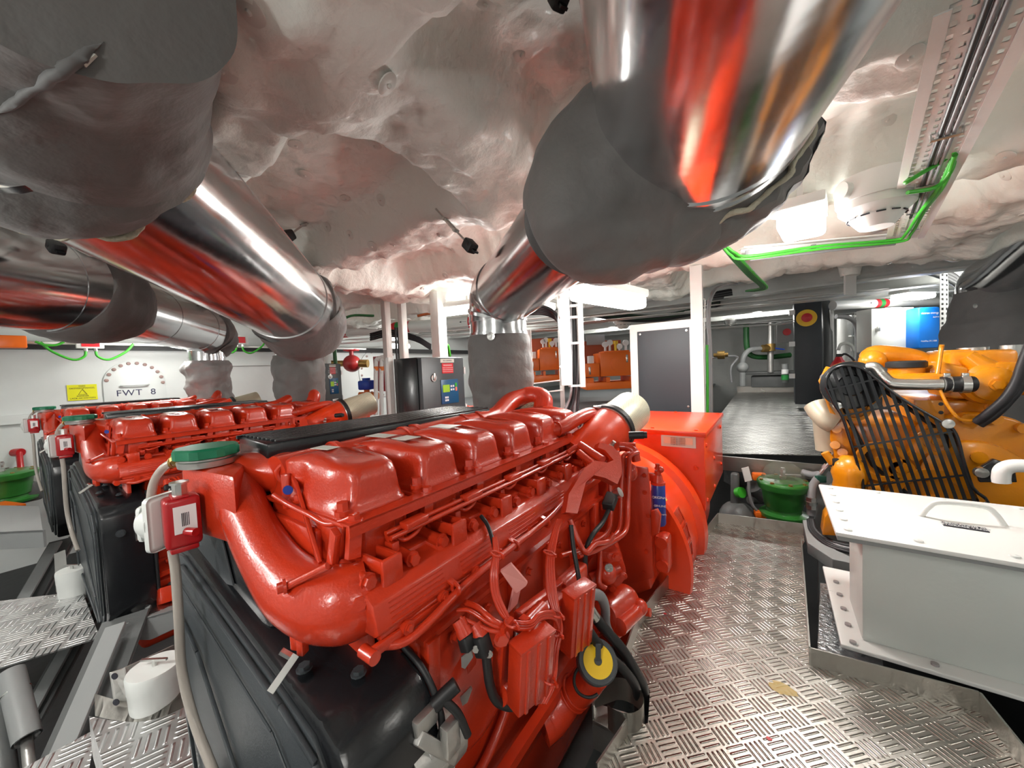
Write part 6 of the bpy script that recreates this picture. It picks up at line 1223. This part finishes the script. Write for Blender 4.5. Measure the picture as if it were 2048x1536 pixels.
# ================================================================ STRAINERS AND PIPES
def strainer(label, c, r, h, dome=True):
    t = T('sea_strainer', label, 'strainer', tuple(c))
    mb = MB(); mb.lathe(c, ZA, [(0, r*1.05), (.02, r*1.08), (.03, r*.8), (.05, r*.78), (.06, r*.86), (h*.75, r*.98), (h*.76, r*1.12), (h*.90, r*1.18), (h*.93, r*1.18), (h*.97, r*1.12), (h, r*.7), (h, 0)], 44); b_ = t.part('strainer_pot', mb, GRN, sm=40)
    mb = MB(); mb.cyl(c+ZA*h*.98, c+ZA*(h*1.32), r*.10, seg=14); mb.cyl(c+ZA*h*1.02, c+ZA*h*1.10, r*.16, seg=6); mb.cyl(c+ZA*h*1.2, c+ZA*h*1.28, r*.13, seg=6); mb.bar(c+ZA*h*1.12, c+ZA*h*1.12+V((.09, .03, 0)), .02, .01); t.part('vent_valve', mb, STL, b_)
    if dome:
        mb = MB(); mb.lathe(c+ZA*h, ZA, [(0, r*.95), (.03, r*.93), (.07, r*.8), (.10, r*.5), (.115, .002)], 28); mb.bm.faces.ensure_lookup_table(); t.part('plastic_dome', mb, mat('smoky_clear_plastic', (.35, .34, .3), .25, alpha=.18), b_, sm=60)
    mb = MB()
    for k in range(8): a = k*pi/4+.3; mb.hexb(c+V((cos(a)*r*1.0, sin(a)*r*1.0, h*.965)), ZA, .011, .010)
    t.part('lid_nuts', mb, BRS, b_)
c = P(1567, 1040, 2.35)+ZA*.05; strainer('green sea strainer beyond the walkway, under the far plate', V((c.x, c.y, c.z-.02)), .118, .23)
t = T('pipe_valve', 'grey pipe valve with a white tag left of the green strainer', 'valve', tuple(P(1480, 1020, 2.5)))
mb = MB(); mb.bar(P(1470, 945, 2.5), P(1470, 1015, 2.5), .05, .05, None, .015); mb.sphere(P(1475, 1035, 2.5), .11); t.part('grey_casting', mb, GRY, sm=50); mb = MB(); mb.cyl(P(1476, 985, 2.48), P(1484, 985, 2.45), .035, seg=16); t.part('green_hub', mb, GCAB)
mb = MB(); mb.bar(P(1490, 935, 2.4), P(1497, 962, 2.4), .045, .006, fw); t.part('white_tag', mb, WLB, sm=0); mb = MB(); mb.tube([P(1497, 962, 2.4), P(1499, 990, 2.4), P(1505, 1010, 2.4), P(1513, 1020, 2.4)], .009, 8, 4); t.part('tag_hose', mb, ACAB, sm=60)
mb = MB(); mb.box(P(1520, 1028, 2.4), (.06, .05, .04), .4, .006); mb.box(P(1518, 953, 2.5), (.08, .05, .05), .3, .01); t.part('orange_coupling', mb, ORD)
mb = MB(); mb.cyl(P(1510, 970, 2.7), P(1530, 990, 2.7), .07, seg=18); mb.tube([P(1500, 1000, 2.7), P(1535, 1000, 2.75), P(1640, 1000, 2.8)], .03, 12, 2); single('grey_pipe', mb, GRY, 'grey pipes running behind the green strainer', 'pipe')
t = T('drain_hose', 'grey hose with brass coupling right of the green strainer', 'hose', tuple(P(1625, 1020, 2.2)))
mb = MB(); mb.tube([P(1605, 945, 2.4), P(1625, 950, 2.35), P(1640, 950, 2.3), P(1632, 962, 2.25), P(1625, 975, 2.22), P(1623, 1000, 2.2), P(1622, 1030, 2.2)], .022, 14, 5); t.part('hose', mb, ACAB, sm=60); mb = MB(); mb.cyl(P(1622, 995, 2.19), P(1622, 1018, 2.19), .026, seg=6); mb.cyl(P(1622, 1003, 2.19), P(1622, 1010, 2.19), .030, seg=18); t.part('coupling', mb, STL)
mb = MB(); mb.cyl(P(1642, 948, 2.25), P(1668, 917, 2.2), .012, seg=12); mb.cyl(P(1650, 938, 2.24), P(1656, 931, 2.23), .022, seg=6); mb.cyl(P(1644, 946, 2.25), P(1650, 939, 2.24), .018, seg=6); t.part('test_cock', mb, STL); mb = MB(); mb.box(P(1641, 958, 2.24), (.05, .03, .04), .5, .004); t.part('green_tap', mb, mat('dark_green_tap', (.01, .07, .05), .4))
mb = MB(); mb.bar(P(1660, 950, 2.6), P(1660, 1100, 2.3), .16, .10, None, .01); single('grey_stanchion', mb, GRY, 'dark grey steel upright behind the brass hose coupling', 'steel upright')
mb = MB(); a = P(1462, 935, 2.9); b = P(1640, 935, 2.9); mb.bar(a-ZA*.08, b-ZA*.08, .2, .12, ZA); single('support_beam', mb, DRK, 'dark beam under the edge of the far walkway', 'beam')
# left strainer
c = P(8, 1000, 3.1); strainer('green sea strainer at the left edge, beyond the farthest engine', V((c.x, c.y, c.z-.02)), .17, .26, False)
mb = MB(); mb.tube([P(38, 905, 3.3), P(42, 940, 3.25), P(45, 985, 3.2)], .02, 12, 3); mb.cyl(P(35, 905, 3.3)-rt*.03, P(35, 905, 3.3)+rt*.03, .035, seg=14); single('red_pipe', mb, DRED, 'thin red pipe beside the green strainer at the left edge', 'pipe')
mb = MB(); mb.box(P(12, 1012, 2.9), (.3, .1, .03), .3, .006); single('support_plate', mb, ORD, 'orange base plate under the left green strainer', 'base')
mb = MB(); mb.box(P(45, 985, 3.2), (.18, .18, .16), .3, .02); single('grey_casting', mb, GRY, 'grey block behind the milky tube of the farthest engine', 'block')
# ================================================================ STEEL LEGS AT THE LEFT, WHITE CANISTERS
def leg(label, top, bot, wpx, dep, cat='steel leg'):
    t = T('steel_strut', label, cat, tuple(bot)); top = V(top); bot = V(bot); d = (bot-top).normalized(); s_ = (rt-d*rt.dot(d)).normalized()
    mb = MB(); mb.bar(top, bot, wpx, .012, s_.cross(d), .002); t.part('front_flange', mb, LGY, sm=0); mb = MB(); mb.bar(top-s_*wpx*.5+fw*dep*.5, bot-s_*wpx*.5+fw*dep*.5, .012, dep, s_, .001); t.part('web', mb, GRY, sm=0)  # flanges coloured paler and web darker, as lit and shaded faces
    mb = MB(); mb.bar(top-s_*(wpx*.5+.0)+fw*dep, bot-s_*(wpx*.5)+fw*dep, wpx*.8, .012, s_.cross(d), .002); t.part('rear_flange', mb, LGY, sm=0); return t
leg('slanting grey steel leg in front of the middle engine', P(232, 1250, 1.50), P(100, 1560, 1.15), .065, .16)
leg('slanting grey steel leg at the left edge, coloured paler along its lit face', P(178, 1215, 1.85), P(35, 1470, 1.5), .05, .10)
leg('far slanting grey leg below the plain grey plate', P(112, 1085, 2.5), P(0, 1280, 2.1), .07, .14)
t = T('mount_bracket', 'grey bracket arm holding the mount of the middle engine', 'bracket', tuple(P(290, 1260, 1.6)))
mb = MB(); a = P(225, 1255, 1.52); b = P(360, 1215, 1.62); mb.prism([a, b, b+V((.02, .12, 0)), a+V((-.02, .10, 0))], (0, 0, -.012), .002); mb.prism([a, a-ZA*.05, a+(b-a)*.5-ZA*.10, b-ZA*.08, b], (.004, .012, 0), .001); t.part('arm_plate', mb, LGY, sm=0)
c = P(312, 1222, 1.64); mb = MB(); mb.lathe(c, ZA, [(-.012, .062), (0, .072), (.012, .070), (.018, .05), (.018, 0)], 30); t.part('mount_disc', mb, STL)
mb = MB(); mb.bar(P(335, 1205, 1.66)-ZA*.0, P(335, 1190, 1.68)+ZA*.04, .06, .06, None, .005); t.part('mount_stud', mb, RED)
def canister(label, c, r, h, grp=None):
    t = T('vent_canister', label, 'canister', tuple(c))
    mb = MB(); mb.lathe(c, ZA, [(0, r*.96), (h*.6, r), (h*.62, r*1.02), (h*.95, r*1.04), (h, r*1.0), (h, 0)], 40); b_ = t.part('white_body', mb, WHITEP, sm=40)
    mb = MB(); mb.lathe(c-ZA*.03, ZA, [(0, r*.98), (.03, r*.98)], 40); t.part('dark_band', mb, LGY)
    mb = MB(); e = (rt*.95+up*.15); e.z = 0; e.normalize(); mb.cyl(c+ZA*h, c+ZA*(h+.018), r*.10, seg=12); mb.bar(c+ZA*(h+.018)-e*r*.62, c+ZA*(h+.018)+e*r*.62, .007, .006); t.part('t_handle', mb, STL, b_); return t
cc = P(312, 1368, 1.08); canister('white canister with a T handle beside the black guard', cc-ZA*.07, .060, .125)
t = T('angle_bracket', 'galvanised bracket behind the white canister', 'bracket', tuple(P(240, 1400, 1.08)))
mb = MB(); a = P(218, 1345, 1.08); b = P(262, 1318, 1.12); c_ = P(272, 1400, 1.10); d_ = P(228, 1415, 1.06); mb.prism([a, P(245, 1336, 1.10), P(256, 1412, 1.08), d_], (.004, .004, 0), .001); mb.prism([P(245, 1336, 1.10), P(345, 1290, 1.2), P(345, 1380, 1.2), P(256, 1412, 1.08)], (.004, .004, 0), .001); t.part('folded_sheet', mb, ALU, sm=0)
mb = MB(); 
for q_ in (P(230, 1352, 1.065), P(233, 1404, 1.055)): mb.lathe(q_, -fw, [(0, .009), (.002, .009), (.002, 0)], 14)
t.part('bracket_holes', mb, INK, sm=0)
cc = P(147, 1165, 1.85); canister('white canister beside the middle engine, beyond the left tread plate', cc-ZA*.08, .055, .15)
mb = MB(); mb.prism([P(108, 1108, 1.9), P(128, 1100, 1.9), P(135, 1175, 1.9), P(112, 1185, 1.9)], (.004, .004, 0)); single('angle_bracket', mb, ALU, 'small upright bracket left of the farther white canister', 'bracket', sm=0)
t = T('grey_drain_pipe', 'grey pipe with a ring clamp at the lower left corner', 'pipe', tuple(P(60, 1480, 1.2))); mb = MB(); mb.cyl(P(22, 1345, 1.35), P(55, 1478, 1.25), .034, seg=24, caps=(True, False)); mb.cyl(P(55, 1478, 1.25), P(22, 1345, 1.35), .028, seg=24, caps=(False, True)); t.part('grey_pipe', mb, LGY, sm=60); mb = MB(); mb.torus(P(30, 1388, 1.32), P(55, 1478, 1.25)-P(22, 1345, 1.35), .037, .004, 28, 8); t.part('ring_clamp', mb, STL)
mb = MB(); mb.cyl(P(52, 1465, 1.28), P(62, 1560, 1.15), .014, seg=14); t.part('inner_pipe', mb, ALU, sm=60)
mb = MB(); mb.cyl(P(-10, 1400, 1.3), P(10, 1560, 1.2), .03, seg=20); single('grey_pipe', mb, GRY, 'dark grey pipe at the very edge of the lower left corner', 'pipe')
# ================================================================ HOSES INTO THE COLLAR
t = T('hydraulic_hose', 'black hose with a yellow stripe going down into the plate collar, the left one', 'hose', tuple(P(1280, 1400, .92)), None)
pl = [P(1165, 1235, .86), P(1182, 1268, .86), P(1210, 1305, .87), P(1248, 1340, .89), P(1272, 1375, .93), P(1278, 1420, .98)]
mb = MB(); mb.tube(pl, .011, 14, 6); t.part('rubber_hose', mb, RUB, sm=60); mb = MB(); mb.tube([q_+(-q_.normalized())*.0105 for q_ in pl], .0026, 6, 6); t.part('yellow_stripe', mb, YLW, sm=60); mb = MB(); mb.cyl(P(1152, 1213, .86), P(1168, 1242, .86), .013, seg=16); mb.cyl(P(1147, 1203, .86), P(1155, 1217, .86), .015, seg=6); t.part('crimped_end', mb, STL)
t = T('hydraulic_hose', 'black hose curving behind the yellow striped one into the plate collar', 'hose', tuple(P(1280, 1400, .95)), None)
pl = [P(1185, 1228, .90), P(1215, 1265, .91), P(1245, 1300, .92), P(1272, 1345, .94), P(1288, 1380, .97), P(1288, 1420, 1.0)]
mb = MB(); mb.tube(pl, .013, 14, 6); t.part('rubber_hose', mb, RUB, sm=60); mb = MB(); mb.tube([q_+(-q_.normalized())*.0122-rt*.004 for q_ in pl[:4]], .0016, 6, 6); t.part('yellow_stripe', mb, YLW, sm=60); mb = MB(); mb.cyl(P(1172, 1208, .89), P(1190, 1236, .90), .014, seg=16); mb.cyl(P(1164, 1197, .89), P(1174, 1212, .89), .017, seg=6); t.part('crimped_end', mb, STL)
t = T('grey_bent_hose', 'grey hose looped over the steel hose ends by the engine', 'hose', tuple(P(1200, 1250, .95)))
mb = MB(); mb.tube([P(1152, 1235, .90), P(1160, 1205, .90), P(1178, 1190, .91), P(1200, 1192, .93), P(1210, 1215, .95), P(1212, 1250, .97), P(1225, 1275, .98)], [.011, .013, .014, .013, .012, .012, .011], 14, 6); t.part('hose', mb, ACAB, sm=60)
mb = MB(); mb.cyl(P(1158, 1210, .888), P(1164, 1200, .888), .0145, seg=16); t.part('white_tag', mb, WLB, sm=60)
# ================================================================ LAMPS AND LIGHT
def lamp(name, label, c, L, W, axis, power, col=(1, .98, .94), group='ceiling lamps', h=.06, hang=None):
    ax = V(axis).normalized(); side = ax.cross(ZA).normalized(); c = V(c); R = Matrix((side, ax, side.cross(ax))).transposed()
    t = T(name, label, 'ceiling lamp', tuple(c), group)
    mb = MB(); mb.box(c+ZA*.035, (W*1.02, L*1.0, .045), R, .01)
    if hang: mb.bar(c+ZA*.05+ax*L*.3, c+ZA*hang+ax*L*.3, .02, .02); mb.bar(c+ZA*.05-ax*L*.3, c+ZA*hang-ax*L*.3, .02, .02)
    t.part('housing', mb, WHITEP)
    mb = MB(); mb.box(c-ZA*.018, (W*.92, L*.96, h), R, min(.022, h*.4), 3); t.part('lens', mb, LAMP)
    l = bpy.data.lights.new('lamp_light', 'AREA'); l.shape = 'RECTANGLE'; l.size = W*.9; l.size_y = L*.95; l.energy = power*.62; l.color = col
    o = bpy.data.objects.new('lamp_light', l); C.objects.link(o); o.parent = t.o; Mx = R.to_4x4(); Mx.translation = -ZA*(.02+h/2+.004); o.matrix_local = Mx
    pl_ = bpy.data.lights.new('lamp_glow', 'POINT'); pl_.energy = power*1.25; pl_.color = col; pl_.shadow_soft_size = .06
    po = bpy.data.objects.new('lamp_glow', pl_); C.objects.link(po); po.parent = t.o; po.location = -ZA*(.02+h+.08)
    return t
lamp('bulkhead_lamp', 'brightest ceiling lamp, glaring white, right of the lagged elbow', P(1603, 436, 1.62)+V((0, 0, 0)), .26, .17, (.12, 1, 0), 9, h=.10, group=None, hang=.14)
la, lb = P(1152, 578, 1.80), P(1278, 600, 2.24)
lamp('strip_lamp', 'white strip lamp in front of the white cable post', (la+lb)/2, (la-lb).length, .13, (lb-la)*V((1, 1, 0)), 9, group=None, hang=.12, h=.075)
lamp('strip_lamp', 'strip lamp left of the shiny bend, behind the white posts', P(912, 618, 3.3), .42, .12, (1, .12, 0), 7, group=None, hang=.1)
lamp('strip_lamp', 'slanting lamp above the white cabinet at the right', P(1826, 590, 4.3), .42, .2, (.5, .5, 0), 3.5, group=None, hang=.1)
lamp('strip_lamp', 'far lamp shining above the far red valve on the white bulkhead', P(795, 690, 5.6), .4, .14, (0, 1, 0), 10, group=None, hang=.1)
lamp('strip_lamp', 'unseen lamp added over the left bulkhead behind the farthest duct', V((-4.7, 1.1, .52)), .6, .14, (0, 1, 0), 10, group=None, hang=.2)  # fixture added out of view to light the left side
# unseen lamps hinted at by highlights, added and hung to brighten engines and ceiling
BK = 'added lamps out of view'
for c, pw in (((-.25, -.85, .40), 9), ((-1.6, -.7, .30), 12), ((1.4, -.3, .60), 3.5), ((-3.6, -.6, .38), 9), ((1.8, 1.6, .62), 2), ((-1.75, 2.9, .58), 7)):
    lamp('strip_lamp', 'unseen white strip lamp added to brighten engines and ceiling', c, .6, .14, (0, 1, 0), pw, group=BK)
l = bpy.data.lights.new('far_room_fill', 'AREA')
for c, pw in (((-.2, 7.2, .84), 14), ((-2.6, 7.2, .84), 9), ((1.9, 5.4, .84), 7), ((-4.2, 5.4, .84), 9)):  # added lamps, tucked out of sight between beams to light the far end
    lamp('strip_lamp', 'unseen white strip lamp added between the far deck beams', c, .9, .14, (1, 0, 0), pw, group='lamps added to light the far half of the room', hang=.08)
W_ = bpy.data.worlds.new('world'); S.world = W_; W_.use_nodes = True; W_.node_tree.nodes['Background'].inputs[0].default_value = (.5, .5, .5, 1); W_.node_tree.nodes['Background'].inputs[1].default_value = .3
S.view_settings.view_transform = 'Standard'; S.view_settings.look = 'None'; S.view_settings.gamma = 1; S.view_settings.exposure = 0.1; S.view_settings.use_curve_mapping = False
S.cycles.use_denoising = True; S.cycles.max_bounces = 6; S.cycles.diffuse_bounces = 4; S.cycles.glossy_bounces = 4; S.cycles.transmission_bounces = 4; S.cycles.use_adaptive_sampling = True; S.cycles.adaptive_threshold = .1; S.cycles.adaptive_min_samples = 16; S.cycles.caustics_reflective = True; S.cycles.caustics_refractive = False; S.cycles.sample_clamp_indirect = 6; S.cycles.use_light_tree = True
